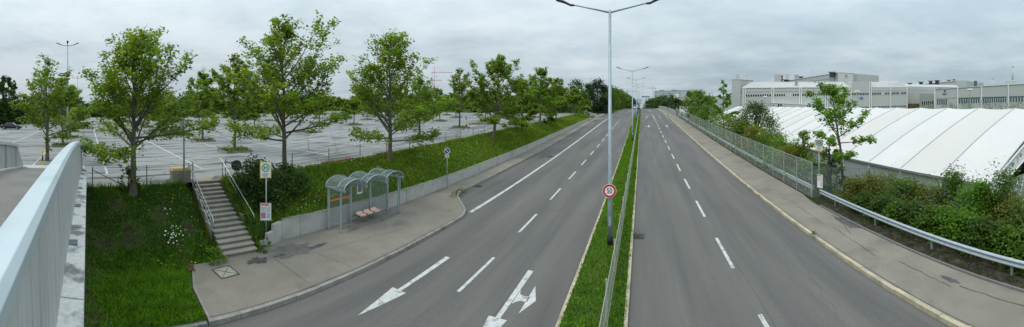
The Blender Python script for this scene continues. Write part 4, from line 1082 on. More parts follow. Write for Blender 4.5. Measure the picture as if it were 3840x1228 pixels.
MB().box(P4.p(2377, 228.5, .2), (.5, .5, .5)).build('wall_lamp', M_['lamp_dark'], f2)
# recess between the two buildings
P5 = Plane(2284, 168, 2352, 163)
f3 = thing('link_building', 'recessed grey link building with dark brick base between the two factory halls', 'factory', bear(2316, 165, -4))
P5.to_ground(MB(), 2282, 2352, 217.5, 219.5, 20, 0).build('wall', M_['clad'], f3)
mb = MB(); a, b = P5.p(2280, 219, .1), P5.p(2412, 219, -9); c, d = P5.p(2404, 214, -18), P5.p(2272, 212.5, -9); mb.prism([a, b, c, d], (0, 0, -.2)); mb.build('roof', M_['metal_roof'], f3)
P5.slab(MB(), 2285, 2350, 225.5, 227.5, 226.1, 228.1, .1, .08).build('wall_joint', M_['clad_dark'], f3)
P5b = Plane(2313, 158, 2352, 155.5)
P5b.to_ground(MB(), 2313, 2351, 236.6, 235.2, 6, 0).build('porch_block', M_['clad_dark'], f3)
wband(P5b, f3, 2318, 2349, 255, 253, 265, 263, 6, (), .06)
P5.slab(MB(), 2284, 2313, 261, 261, 275, 275, .2, .10).build('brick_base', mat('dark_brick', (.10, .055, .045), .9, var=.3, scale=1), f3)
P6 = Plane(2284, 205, 2432, 178)
f4 = thing('factory_hall', 'low long factory roof block with five dark vents behind the link building', 'factory', bear(2360, 190, -4))
P6.to_ground(MB(), 2286, 2408, 216.5, 202.6, 25, 0).build('wall', M_['clad'], f4)
P6.slab(MB(), 2286, 2408, 216, 202, 217, 203.2, .4, .3).build('roof_edge', M_['white_trim'], f4)
P6e = Plane(2405, 182, 2432, 180); P6e.to_ground(MB(), 2405, 2431, 202.2, 202.5, 20, .3).build('end_wall', M_['clad'], f4)
for lab, px, py, R, w in (('flat vent nearest the link building on the low vented roof', 2289, 212, 200, 3.2), ('second flat vent on the low vented roof', 2317, 209, 197, 3.6), ('pale third vent on the low vented roof', 2341, 206.4, 192, 3.0), ('broad dark fourth vent on the low vented roof', 2358, 205, 190, 3.9), ('fifth vent near the high end of the low vented roof', 2387, 204.2, 186, 2.8), ('tall dark vent at the high end of the low vented roof', 2400, 202, 185, 2.0)): roof_vent(lab, px, py, R, w)
roof_box('roof_plant', 'small blue glazed plant cabin on the flat factory roof', 2450, 2458, 203, 218, 170, 'office_glass')
roof_box('roof_plant', 'low grey plant room under the tall chimney', 2529, 2556, 203, 214, 158, 'clad')
def chimney(label, px, pyt, pyb, R, r0, m):
    c = bear(px, R); t = thing('chimney', label, 'chimney', (c.x, c.y, hgt(pyb, R)))
    MB().tube([(c.x, c.y, hgt(pyb, R)), (c.x, c.y, hgt(pyt, R))], [r0, r0*.85], 12).build('shaft', m, t, smooth=True)
    MB().tube([(c.x, c.y, hgt(pyt, R)-.3), (c.x, c.y, hgt(pyt, R)+.1)], r0*1.02, 12).build('rim', M_['clad_dark'], t)
chimney('pale round chimney standing on the grey plant room', 2547.5, 168, 205, 165, .48, M_['metal_roof'])
pale = mat('far_pale_stack', (.48, .52, .54), .7, var=.03)
chimney('twin faint far chimney, the one nearer the blue roof cabin', 2495, 199, 240, 420, .9, pale); chimney('twin faint far chimney, the one nearer the plant room chimney', 2499.5, 198.5, 240, 420, .9, pale)
def yard_lamp(label, px, py, R, w=2.4):
    c = bear(px, R); z = hgt(py, R); t = thing('yard_lamp', label, 'street lamp', (c.x, c.y, -4), 'disc topped yard lamps by the factory')
    MB().tube([(c.x, c.y, -4), (c.x, c.y, z)], .10, 8).build('pole', M_['galv'], t); MB().tube([(c.x, c.y, z-.05), (c.x, c.y, z+.1), (c.x, c.y, z+.42), (c.x, c.y, z+.5)], [w*.25, w*.5, w*.45, w*.2], 14).build('lamp_head', M_['white_trim'], t)
yard_lamp('disc topped yard lamp in front of the number 48 wall', 2156, 231.5, 140); yard_lamp('disc topped yard lamp in front of the 48/1 building', 2440, 227, 132); yard_lamp('disc topped yard lamp near the dark bush', 1925, 245, 150, 1.8)
# far site by the road crest
P7 = Plane(1577, 470, 1672, 470)
w1 = thing('office_building', 'white low office building with window bands behind the road crest', 'office building', bear(1625, 470, 1))
P7.to_ground(MB(), 1578, 1671, 248.5, 248.5, 14, 0, 0).build('wall', M_['office_white'], w1)
P7.to_ground(MB(), 1614, 1634.5, 242.5, 242.5, 10, .5, 0).build('stair_tower', M_['office_white'], w1)
P7.slab(MB(), 1613.5, 1635, 241.8, 241.8, 244.2, 244.2, 10.5, .8).build('roof_edge', M_['office_blue'], w1)
for y in (250.5, 255, 259.5):
    for x0, x1 in ((1579, 1613), (1635.5, 1670)): wband(P7, w1, x0, x1, y, y, y+2.2, y+2.2, 14, (), .1, 'office_glass')
P8 = Plane(1645, 560, 1728, 545)
w2 = thing('office_building', 'long blue grey office block with stacked glass bands on the skyline', 'office building', bear(1687, 555, 1))
P8.to_ground(MB(), 1646, 1728, 229, 227.6, 16, 0, 0).build('wall', M_['office_blue'], w2)
for y in (230.4, 234.6, 238.8, 243): wband(P8, w2, 1647, 1727, y+1, y, y+3, y+2, 30, (), .1, 'office_glass')
for x0, x1, y in ((1659.5, 1668, 226.5), (1689.5, 1697, 226.0), (1701, 1706, 227)): P8.to_ground(MB(), x0, x1, y, y, 8, -3, 0).build('roof_block', M_['office_blue'], w2)
mb = MB(); P8.to_ground(mb, 1690, 1708, 236, 236, .4, .4, 0); mb.build('white_bay', M_['office_white'], w2)
# gate house by the junction
P9 = Plane(1709, 124, 1725, 122)
gh = thing('gate_hut', 'small white hut beside the far end of the mesh fence', 'hut', P9.p(1717, 285))
P9.to_ground(MB(), 1709.5, 1724, 269, 269, 3, 0, 2).build('wall', M_['white_trim'], gh)
P9.slab(MB(), 1708.5, 1725, 267.8, 267.8, 269.2, 269.2, 3.4, .2).build('roof', M_['clad'], gh); P9.slab(MB(), 1712, 1717, 271, 271, 274, 274, .1, .06).build('window', M_['dark_glass'], gh)
# low parapet over the crest
par = thing('bridge_parapet', 'grey parapet fence arching over the road crest', 'parapet', (10.9, 170, 4))
mb = MB(); ys = [y for y in RY if 112 <= y <= 236]
mb.grid([[(10.85, y, road_z(y)), (10.85, y, road_z(y)+1.65), (10.95, y, road_z(y)+1.65), (10.95, y, road_z(y))] for y in ys]); mb.build('panel', M_['hump'], par)
for y in range(112, 236, 4): MB().box((10.80, y, road_z(y)+.85), (.10, .12, 1.75)).build('post', M_['galv'], par)
# traffic signals and small far signs
def signal(label, x, y):
    t = thing('traffic_light', label, 'traffic light', (x, y, road_z(y)+.1))
    z = road_z(y)+.1; MB().tube([(x, y, z), (x, y, z+3.4)], .07, 8).build('pole', M_['post_grey'], t); MB().box((x, y-.15, z+2.85), (.42, .25, 1.1)).build('signal_head', M_['black'], t)
signal('dark traffic light on the pavement near the far stop line', 8.7, 119); signal('dark traffic light on the median end beyond the stop line', -1.3, 137)
def small_sign(label, x, y, h, col, w=.5):
    z = (road_z(y) if abs(x) < 14 else road_z(y)); t = thing('road_sign', label, 'traffic sign', (x, y, z)); pole(t, (x, y, z), h, .05, M_['galv']); MB().box((x, y-.06, z+h-.35), (w, .03, .8)).build('sign_plate', M_[col], t)
small_sign('slim white road sign on the bank beyond the side road', -12.6, 131, 2.9, 'white', .35); small_sign('thin white sign at the far end of the grass bank', -15.6, 98.5, 3.6, 'white', .35)
t = thing('direction_sign', 'small round blue arrow sign on the far median tip', 'traffic sign', (-1.4, 121, road_z(121))); pole(t, (-1.4, 121, road_z(121)), 2.4, .04); MB().disc((-1.4, 120.9, road_z(121)+2.1), (0, -1, 0), .36, .02).build('sign_disc', M_['blue'], t)
# tower cranes
def crane(label, px, pyt, pyb, R, jib0, jib1, pyj, m):
    c = bear(px, R); zt, zb = hgt(pyt, R), 2.0; zj = hgt(pyj, R); t = thing('tower_crane', label, 'crane', (c.x, c.y, zb))
    k = R/FPX; a = ang(px); u = Vector((math.cos(a), -math.sin(a), 0)); w = max(.5, R*.0016)
    mb = MB()
    for dx in (-w/2, w/2): mb.tube([c + u*dx + Vector((0, 0, zb)), c + u*dx + Vector((0, 0, zj+1))], w*.16, 4)
    nz = 26
    for i in range(nz):
        z0, z1 = zb+(zj-zb)*i/nz, zb+(zj-zb)*(i+1)/nz; s = 1 if i % 2 else -1
        mb.tube([c + u*(s*w/2) + Vector((0, 0, z0)), c - u*(s*w/2) + Vector((0, 0, z1))], w*.11, 4)
    mb.build('mast', M_[m], t)
    j = MB(); L0, L1 = (jib0-px)*k, (jib1-px)*k
    for dz in (0, w*.9): j.tube([c + u*L0 + Vector((0, 0, zj+dz)), c + u*L1 + Vector((0, 0, zj+dz))], w*.17, 4)
    n = 24
    for i in range(n):
        x0, x1 = L0+(L1-L0)*i/n, L0+(L1-L0)*(i+1)/n; j.tube([c + u*x0 + Vector((0, 0, zj+(i % 2)*w*.9)), c + u*x1 + Vector((0, 0, zj+((i+1) % 2)*w*.9))], w*.1, 4)
    j.build('jib', M_[m], t)
    q = MB(); q.tube([c + Vector((0, 0, zj)), c + Vector((0, 0, zt))], w*.3, 4)
    for Lx in (L0*.8, L1*.7): q.tube([c + Vector((0, 0, zt)), c + u*Lx + Vector((0, 0, zj+w*.9))], w*.07, 4)
    q.build('apex', M_[m], t); sh_ = L0 if abs(L0) < abs(L1) else L1
    MB().box(c + u*sh_*.9 + Vector((0, 0, zj-w)), (w*1.6, w*1.2, w*1.8)).build('counterweight', M_['crane_grey'], t)
crane('red tower crane above the tree crowns of the bank', 1093, 167, 262, 330, 1086, 1139, 183, 'crane_red')
crane('second red crane standing lower beside the red tower crane', 1087, 190, 262, 420, 1080, 1112, 203, 'crane_red')
crane('dull ochre tower crane faint between two bank trees', 906, 186, 262, 520, 876, 920, 189.5, 'crane_yellow')
crane('grey tower crane above the far office buildings', 1642.5, 216.5, 250, 600, 1626.5, 1650, 222.6, 'crane_grey')
crane('faint ochre tower crane just beside the distant lamp row', 1579, 225, 250, 700, 1569, 1605, 231, 'crane_yellow')
# ================================================================== CARS
def car_paint(nm, c, metal=.25): return mat('car_paint_' + nm, c, .28, metal=metal, var=.03, spec=.6)
def car(label, loc, heading, paint, kind='hatch', cat='car', name='parked_car'):
    t = thing(name, label, cat, loc); t.rotation_euler = (0, 0, heading)
    Lh, W, H = {'hatch': (2.1, .88, 1.48), 'sedan': (2.25, .88, 1.42), 'estate': (2.3, .90, 1.55), 'pickup': (2.6, .93, 1.75), 'van': (2.5, .98, 2.4)}[kind]
    def raw(mb, nm, m, par=t, smooth=False, bevel=0):
        me = bpy.data.meshes.new(nm); me.from_pydata([Vector(v) for v in mb.v], [], mb.f); me.materials.append(m)
        if smooth: me.polygons.foreach_set('use_smooth', [True]*len(mb.f))
        o = bpy.data.objects.new(nm, me); COL.objects.link(o); o.parent = par
        if bevel:
            b = o.modifiers.new('bevel', 'BEVEL'); b.width = bevel; b.segments = 2; b.limit_method = 'ANGLE'
        return o
    hood = {'hatch': .92, 'sedan': .90, 'estate': .93, 'pickup': 1.05, 'van': 1.1}[kind]
    st = [(-Lh, .42, .78, .70), (-Lh+.08, .30, .92, .80), (-Lh*.72, .24, hood+.04, .97), (-Lh*.3, .22, hood+.05, 1), (Lh*.25, .22, hood+.03, 1), (Lh*.62, .24, hood-.06, .97), (Lh-.12, .28, hood-.20, .84), (Lh, .40, .62, .72)]
    mb = MB(); rows = []
    for x, zb, zt, k in st:
        w = W*k; rows.append([(x, -w*.92, zb), (x, -w, zb+.12), (x, -w*1.0, (zb+zt)/2), (x, -w*.96, zt-.10), (x, -w*.86, zt), (x, w*.86, zt), (x, w*.96, zt-.10), (x, w, (zb+zt)/2), (x, w, zb+.12), (x, w*.92, zb), (x, -w*.92, zb)])
    mb.grid(rows); mb.poly(rows[0][:10]); mb.poly(rows[-1][:10])
    body = raw(mb, 'body', paint, smooth=True)
    cab = {'hatch': (-2.0, -1.55, .35, 1.0), 'sedan': (-1.5, -.95, .35, 1.05), 'estate': (-2.2, -1.9, .4, 1.05), 'pickup': (-.6, -.45, .6, 1.25), 'van': (-2.45, -2.4, 1.3, 1.9)}[kind]
    xb, xtb, xtf, xf = cab; mb = MB(); w0, w1 = W*.90, W*.70; zl = hood-.02
    A = [(xb, -w0, zl), (xf, -w0, zl), (xf, w0, zl), (xb, w0, zl)]; B = [(xtb, -w1, H), (xtf, -w1, H), (xtf, w1, H), (xtb, w1, H)]
    mb.add(A+B, [(0, 1, 5, 4), (1, 2, 6, 5), (2, 3, 7, 6), (3, 0, 4, 7), (4, 5, 6, 7)])
    raw(mb, 'roof', paint, bevel=.05)
    def pane(nm, q, n):
        c = sum((Vector(p) for p in q), Vector())/4; mb = MB(); mb.prism([c + (Vector(p)-c)*.86 + Vector(n)*.012 for p in q], Vector(n)*.006); raw(mb, nm, M_['carglass'])
    pane('windshield', [A[1], A[2], B[2], B[1]], (.75, 0, .65)); pane('rear_window', [A[3], A[0], B[0], B[3]], (-.8, 0, .5))
    for s, (a, b, c, d) in ((-1, (A[0], A[1], B[1], B[0])), (1, (A[3], A[2], B[2], B[3]))):
        lerp = lambda p, q, u: tuple(p[i]+(q[i]-p[i])*u for i in range(3))
        for u0, u1 in ((.04, .48), (.50, .98)): pane('side_window', [lerp(a, b, u0), lerp(a, b, u1), lerp(d, c, u1), lerp(d, c, u0)], (0, s*.95, .3))
    for x in (-Lh*.62, Lh*.62):
        for s in (-1, 1):
            w = raw(MB().disc((x, s*W*1.01, .32), (0, s, 0), .325, .22, 18), 'wheel', M_['tyre']); raw(MB().disc((x, s*(W*1.01+.006), .32), (0, s, 0), .20, .02, 14), 'rim', M_['rim'], w)
    for s in (-1, 1):
        raw(MB().box((Lh-.10, s*W*.58, hood-.24), (.10, .34, .13)), 'headlight', M_['headlight']); raw(MB().box((-Lh+.06, s*W*.62, .82), (.08, .24, .18)), 'taillight', M_['taillight'])
        raw(MB().box((xf-.25, s*(W+.08), hood+.05), (.12, .16, .12)), 'mirror', paint)
    return t
def put(label, px, R, az_off, paint, kind='hatch', z=None):
    c = bear(px, R); zz = lot_z(c.x, c.y) + .015 if z is None else z
    return car(label, (c.x, c.y, zz), az_off, paint, kind)
K = {n: car_paint(n, c) for n, c in dict(black=(.012, .013, .015), white=(.62, .63, .63), silver=(.36, .38, .40), red=(.22, .015, .012), navy=(.015, .022, .04), grey=(.12, .125, .13)).items()}
put('black saloon parked alone beside the access lane by the dark hedge', 28, 73, PI/2, K['black'], 'sedan')
put('white estate car on the access lane behind the small tree', 146, 92, PI/2+.1, K['white'], 'estate')
put('silver hatchback half hidden behind the big tree', 206, 72, -PI/2+.15, K['silver'], 'hatch')
put('dark red hatchback glimpsed through the leaves of the big tree', 432, 96, PI/2, K['red'], 'hatch')
put('black pickup parked far off between two thin trunks', 503, 128, PI/2+.15, K['navy'], 'pickup')
put('white car in the far row beyond the black pickup', 532, 190, PI/2, K['white'], 'hatch')
put('white hatchback far off beside the second bank tree', 668, 205, PI/2, K['white'], 'hatch')
put('dark estate car seen between the second and third bank tree', 866, 118, PI/2+.5, K['grey'], 'estate')
put('white car far behind the crown of the third bank tree', 938, 210, PI/2, K['white'], 'estate')
put('pale silver car far behind the crown of the third bank tree', 1066, 190, PI/2, K['silver'], 'hatch')
put('dark car parked behind the leaning fourth bank tree', 1264, 92, PI/2+.2, K['black'], 'hatch')
put('white car far off between the fourth tree and the red crane', 1105, 160, PI/2, K['white'], 'hatch')
car('white van coming over the crest on the far carriageway', (-4.4, 226, road_z(226)), -PI/2, K['white'], 'van', 'van', 'delivery_van')
# ================================================================== VEGETATION
def leaf_mesh(name, C, size, mats, mi, parent, rng, up=.8, wide=.42, kind=None):
    """leaf-sized faces: one folded diamond per leaf; C in the parent's own space"""
    n = len(C); C = np.asarray(C, float)
    nr = rng.normal(size=(n, 3)); nr /= np.linalg.norm(nr, axis=1)[:, None]; nr[:, 2] = np.abs(nr[:, 2])*.8 + up; nr /= np.linalg.norm(nr, axis=1)[:, None]
    t = rng.normal(size=(n, 3)); t -= nr*(t*nr).sum(1)[:, None]; t /= np.linalg.norm(t, axis=1)[:, None]; b = np.cross(nr, t)
    s = (np.asarray(size)*rng.uniform(.65, 1.3, n))[:, None]
    V = np.empty((n, 4, 3)); V[:, 0] = C - t*s*.5; V[:, 1] = C + b*s*wide + nr*s*.12; V[:, 2] = C + t*s*.55; V[:, 3] = C - b*s*wide + nr*s*.12
    me = bpy.data.meshes.new(name); me.vertices.add(4*n); me.loops.add(4*n); me.polygons.add(n)
    me.vertices.foreach_set('co', V.reshape(-1)); me.loops.foreach_set('vertex_index', np.arange(4*n)); me.polygons.foreach_set('loop_start', np.arange(0, 4*n, 4))
    for m in mats: me.materials.append(m)
    me.polygons.foreach_set('material_index', np.asarray(mi, int)); me.update(calc_edges=True); me.validate()
    o = bpy.data.objects.new(name, me); COL.objects.link(o)
    if parent is not None: o.parent = parent
    if kind: o['kind'] = kind
    return o
def raw_obj(mb, name, m, parent, smooth=True):
    me = bpy.data.meshes.new(name); me.from_pydata(mb.v, [], mb.f); me.materials.append(m)
    if smooth: me.polygons.foreach_set('use_smooth', [True]*len(mb.f))
    o = bpy.data.objects.new(name, me); COL.objects.link(o); o.parent = parent; return o

def plane_tree(label, loc, seed, H, R, name='plane_tree', group=None, lean=(0, 0), cb=.24, nl=24, leaf=.17, per=10, r0=.14, mats=None, weights=(.5, .28, .22), bare=0, prof=None, dens=1.0, cat='tree', epi=0, sub=6, amod=3, amax=.42):
    """open grown tree: leader, spreading limbs, side shoots, leaves in tufts on the shoots"""
    rnd = random.Random(seed); rng = np.random.default_rng(seed); t = thing(name, label, cat, loc, group); mats = mats or L_plane
    wood = MB(); C = []; G = []
    wob = [Vector((rnd.uniform(-1, 1), rnd.uniform(-1, 1), 0))*.05*H*.25 for _ in range(9)]
    def trunk(q):
        i = min(7, int(q*8)); f = q*8-i; w = wob[i].lerp(wob[i+1], f)*min(1, q*2.5); return Vector((lean[0]*q, lean[1]*q, q*H)) + w
    rad = lambda q: r0*(1-q)**.9 + .012
    wood.tube([Vector((0, 0, -.4))]+[trunk(q/12) for q in range(13)], [rad(0)*1.35]+[rad(q/12)*(1.25 if q == 0 else 1) for q in range(13)], 8)
    prof = prof or (lambda u: (.88+.36*math.sin(min(1, u*3.0)*PI/2)) * (1-u)**.85 + .06)
    def tuft(p, k, sp, g=None):
        if rnd.random() > dens*(1-.42*max(0, p.z/H-.45)/.55): return
        g = g if g is not None else rnd.choices((0, 1, 2), weights)[0]
        for _ in range(k):
            C.append((p.x+rnd.gauss(0, sp), p.y+rnd.gauss(0, sp), p.z+rnd.gauss(0, sp*.8))); G.append(g if rnd.random() < .75 else rnd.choices((0, 1, 2), weights)[0])
    az = rnd.uniform(0, 6)
    for i in range(nl):
        u = (i+rnd.random()*.8)/nl; q = cb + (.97-cb)*u**1.25; az += 2.4+rnd.uniform(-.5, .5)
        asc = u < amax and i % amod == 1            # strong ascending limbs that carry the upper crown outwards
        L = R*prof(u)*(rnd.uniform(.78, 1.1) if asc else rnd.uniform(.75, 1.2) if u < .45 else rnd.uniform(.6, 1.55))*(1.12 if asc else 1)
        el = math.radians(44+26*u+rnd.uniform(-8, 10)) if asc else math.radians(2+(62 if u < .45 else 72)*u+rnd.uniform(-10, 12)); base = trunk(q)
        h = Vector((math.cos(az), math.sin(az), 0)); side = Vector((-h.y, h.x, 0)); bow = rnd.uniform(-.18, .18); rise = rnd.uniform(.02, .28) if u > .25 else rnd.uniform(-.05, .14)
        P = lambda s: base + h*(L*math.cos(el)*s) + Vector((0, 0, L*(math.sin(el)*s + rise*s*s))) + side*(L*bow*math.sin(PI*s*.8))
        lr = min(rad(q)*.55, .014+.012*L)
        dead = bare and u > .80 and rnd.random() < bare
        wood.tube([P(k/6) for k in range(7)], [lr*(1-k/6*.85)+.004 for k in range(7)], 5, cap=False)
        m = max(2, int(sub*(.25+1.05*L/R)))
        for j in range(m):
            s = .22+.76*(j+rnd.random())/m; o = P(s); d = (P(min(1, s+.05))-P(s-.05)).normalized(); sg = 1 if j % 2 else -1
            l2 = L*.44*(1.15-s)+.28; dd = (d*rnd.uniform(.5, .9) + side*sg*rnd.uniform(.4, .9) + Vector((0, 0, rnd.uniform(-.15, .65)))).normalized()
            if u < .3: dd.z -= .06
            cv = Vector((0, 0, rnd.uniform(-.05, .15)))*l2
            Q = lambda k: o + dd*l2*k + cv*k*k
            wood.tube([Q(0), Q(.5), Q(1)], [lr*.42*(1-s*.5)+.004, .009, .004], 3, cap=False)
            if dead: continue
            for k in (.35, .62, .85, 1.0):
                p = Q(k) + Vector((rnd.gauss(0, .10), rnd.gauss(0, .10), rnd.gauss(0, .06))); tuft(p, max(2, int(per*rnd.uniform(.5, 1.3))), .085+.045*R/3)
        if not dead:
            tuft(P(1), per, .14); tuft(P(.9), per, .14)
            for _ in range(int(m*.6)): tuft(P(rnd.uniform(.35, .95))+Vector((rnd.gauss(0, .22), rnd.gauss(0, .22), rnd.gauss(.05, .15))), per, .13)
    if not bare:
        for k in range(5): tuft(trunk(.88+.027*k)+Vector((rnd.gauss(0, .10), rnd.gauss(0, .10), 0)), per, .12)
    else:
        for k in range(7):
            q = trunk(.86+.02*k); a = rnd.uniform(0, 6.3); wood.tube([q, q+Vector((math.cos(a)*.35, math.sin(a)*.35, .55))], [.012, .004], 3, cap=False)
    for k in range(epi): tuft(trunk(rnd.uniform(.08, cb))+Vector((rnd.gauss(0, .14), rnd.gauss(0, .14), 0)), per, .13)
    raw_obj(wood, 'trunk', M_['bark'], t)
    leaf_mesh('crown', C, leaf, mats, G, t, rng)
    return t
def bush(label, loc, seed, rx, ry, rz, name='bush', n=900, leaf=.14, mats=None, clumps=26, group=None, cat='bush', shape='dome', weights=(.5, .25, .25), stem=True, wide=.42):
    rnd = random.Random(seed); rng = np.random.default_rng(seed); t = thing(name, label, cat, loc, group); mats = mats or L_bush; C = []; G = []; wood = MB()
    for i in range(clumps):
        a = rnd.uniform(0, 2*PI)
        if shape == 'dome': v = rnd.random()**.7; k = math.sqrt(max(0, 1-v*v))
        elif shape == 'cone': v = rnd.random(); k = (1-v)**.75
        elif shape == 'column': v = rnd.random(); k = min(1, (1-v)*2.2, .35+v*2.6)
        else: v = rnd.random(); k = math.sin(PI*min(1, .15+v*.85))**.6
        f = rnd.uniform(.45, 1.0)**.5; x, y, z = rx*k*f*math.cos(a), ry*k*f*math.sin(a), rz*(v*.93+.05)
        g = rnd.choices((0, 1, 2), weights)[0]; sp = .16*(rx+rz)/2*rnd.uniform(.6, 1.3)
        for _ in range(int(n/clumps*rnd.uniform(.5, 1.5))):
            C.append((x+rnd.gauss(0, sp), y+rnd.gauss(0, sp), max(.02, z+rnd.gauss(0, sp*.75)))); G.append(g if rnd.random() < .7 else rnd.choices((0, 1, 2), weights)[0])
        if stem and i % 2 == 0: wood.tube([Vector((x*.15, y*.15, -.3)), Vector((x*.6, y*.6, z*.55)), Vector((x, y, z))], [.03, .018, .006], 4, cap=False)
    if stem: raw_obj(wood, 'stem', M_['bark_dark'], t)
    leaf_mesh('foliage', C, leaf, mats, G, t, rng, wide=wide)
    return t
gl = lambda x, y: Vector((x, y, ground_z(x, y)))

# ---- the four big plane trees of the bank, then the smaller ones towards the junction
plane_tree('broad low forking plane tree by the bridge end', gl(-16.9, 2.2) + Vector((0, 0, .02)), 11, 6.75, 3.6, nl=36, per=18, leaf=.145, r0=.155, cb=.29, sub=8, dens=.92, epi=2, amod=2, amax=.75, prof=lambda u: (.92+.22*math.sin(PI*u))*(1-u)**.5+.05)
plane_tree('second big plane tree, behind the dark shrub beside the stairs', gl(-17.15, 10.7), 23, 8.55, 3.7, nl=34, per=18, leaf=.15, r0=.14, cb=.25, sub=8, dens=.92, amod=2, amax=.5)
plane_tree('third big plane tree, standing on the bank above the bus shelter', gl(-17.0, 19.6), 37, 9.0, 4.3, nl=34, per=17, leaf=.17, r0=.16, cb=.16, sub=8, dens=.97, bare=.3)
plane_tree('fourth bank plane tree with its trunk leaning uphill', gl(-16.6, 37.2), 41, 9.0, 4.1, nl=30, per=15, leaf=.25, r0=.19, cb=.2, lean=(.6, .2), mats=L_mid)
plane_tree('low round plane tree with yellowish leaves next to the leaning one', gl(-16.2, 46), 43, 7.0, 3.3, nl=24, per=14, leaf=.27, r0=.14, cb=.18, mats=L_mid, prof=lambda u: (.7+.4*math.sin(u*PI))*(1-u)**.45)
plane_tree('darker tall plane tree on the bank past the yellowish one', gl(-16.6, 56), 47, 9.2, 3.8, nl=28, per=14, leaf=.26, r0=.16, cb=.2, weights=(.3, .6, .1))
plane_tree('slim mid green plane tree far along the bank', gl(-16.9, 68), 53, 8.2, 3.4, nl=24, per=13, leaf=.28, r0=.14, cb=.2, mats=L_plane)
plane_tree('small yellow green tree near the far end of the bank', gl(-17.0, 88), 59, 6.6, 3.3, nl=20, per=14, leaf=.32, r0=.12, cb=.26, mats=L_mid, weights=(.4, .1, .5))
plane_tree('young thin tree next to the dark junction trees', gl(-17.6, 98), 61, 6.0, 2.2, nl=16, per=9, leaf=.32, r0=.10, cb=.3, mats=L_mid)
# ---- trees in the car park near the bridge
z = lambda x, y: Vector((x, y, lot_z(x, y)))
p = bear(119, 27.5); plane_tree('plane tree with bare top twigs beyond the end of the bridge', z(p.x, p.y), 67, 7.9, 2.9, nl=28, per=11, leaf=.20, r0=.14, cb=.22, bare=.75, mats=L_mid, epi=7, dens=.85)
# kerbed planting islands and the trees on them
M_['isl'] = M_['grass']
def island(label, x, y, sx=2.3, sy=2.3, tuft=True, group='planting islands in the car park'):
    zz = lot_z(x, y); t = thing('planting_island', label, 'planting island', (x, y, zz), group)
    k = MB()
    for dx, dy, a, b in ((0, sy/2, sx, .12), (0, -sy/2, sx, .12), (sx/2-.06, 0, .12, sy-.12), (-sx/2+.06, 0, .12, sy-.12)): k.box((x+dx, y+dy, zz+.06), (a, b, .22))
    k.build('kerb_frame', M_['kerb'], t); MB().box((x, y, zz+.05), (sx-.13, sy-.13, .16)).build('soil', M_['soil'], t)
    rng = np.random.default_rng(int(abs(x*31+y*7))); n = 260
    C = np.stack([rng.uniform(-sx/2-.05, sx/2+.05, n), rng.uniform(-sy/2-.05, sy/2+.05, n), .14+np.abs(rng.normal(0, .13, n))], 1)
    leaf_mesh('grass_tuft', C, .24, [M_['blade'], M_['blade_dark'], M_['blade_dry']], rng.integers(0, 3, n), t, rng, wide=.2)
    return t
protos = {}
r = random.Random(77)
def lot_tree(px, R, H, W, label, seed, bare=.5, group=None, isl=None, **kw):
    p = bear(px, R); plane_tree(label, z(p.x, p.y), seed, H, W, mats=L_mid, bare=bare, group=group, per=kw.pop('per', 11), leaf=kw.pop('leaf', .25), r0=.12, cb=kw.pop('cb', .26), nl=kw.pop('nl', 24), **kw)
    island(isl or 'kerbed grass island at the foot of the ' + label, p.x, p.y)
lot_tree(590, 31, 8.4, 2.5, 'thin plane tree with bare tips standing on the neat square island', 71, .8, isl='neat square kerbed island with long grass, nearest to the stairs', epi=4, cb=.3)
lot_tree(510, 41, 8.6, 2.4, 'thin plane tree showing between the first two big trees', 73, .6, isl='kerbed grass island under the thin trunk between the first two big trees', epi=1, cb=.32)
lot_tree(158, 38.6, 7.0, 2.6, 'short plane tree on the first island behind the bridge end', 79, .3, isl='round edged weedy island behind the bridge end', leaf=.22)
lot_tree(176, 50, 7.2, 2.7, 'plane tree on the second island behind the bridge end', 83, .4, isl='second weedy island behind the bridge end', leaf=.24)
lot_tree(182, 63, 7.5, 2.8, 'plane tree on the third island behind the bridge end', 89, .4, isl='third weedy island behind the bridge end', leaf=.28)
lot_tree(1156, 52, 8.6, 2.9, 'plane tree with bare tips between the third and the leaning tree', 97, .7, isl='grassy island behind the third big tree gap', leaf=.24)
lot_tree(1055, 38, 6.4, 2.4, 'low plane tree whose thin trunk stands right behind the third big tree', 101, .2, isl='wide grassy island close behind the third big tree', leaf=.2)
p = bear(775, 50); island('treeless grassy island out behind the bus shelter', p.x, p.y, 3.2, 2.6)
p = bear(1215, 60); island('long green island behind the leaning bank tree', p.x, p.y, 4.5, 2.6)
# far trees on the islands: four kinds, copied
FAR = []
for k in range(4):
    t = plane_tree('slender plane tree on a far island of the car park', (0, 0, -50), 201+k, 5.6+.4*k, 2.6, nl=18, per=10, leaf=.38, r0=.11, cb=.30, mats=L_mid, bare=.35, group='far plane trees on the car park islands'); FAR.append(t)
isl0 = island('small grassy island far out in the car park', -52, 28.5, group='far planting islands in the car park')
used = [0]*4; first_i = True; placed = []
spots = []
for C in ROWS[2:]:
    x = -24.0 - (C % 7)
    while x > -150: spots.append((x, C)); x -= 10.4
near = [bear(px, R) for px, R in ((590, 31), (510, 41), (158, 38.6), (176, 50), (182, 63), (1156, 52), (1055, 38), (775, 50), (1215, 60))]
for x, y in spots:
    if any((Vector((x, y, 0))-q).length < 7 for q in near) or (x*x+y*y)**.5 < 44: continue
    if r.random() < .12: continue
    i = isl0 if first_i else copy_tree(isl0); first_i = False; i.location = z(x, y)
    if r.random() < .22: continue
    k = r.randrange(4); o = FAR[k] if not used[k] else copy_tree(FAR[k]); used[k] = 1
    o.location = z(x, y); o.rotation_euler = (0, 0, r.uniform(0, 6.2)); s = r.uniform(.75, 1.08); o.scale = (s, s, s*r.uniform(.9, 1.1))
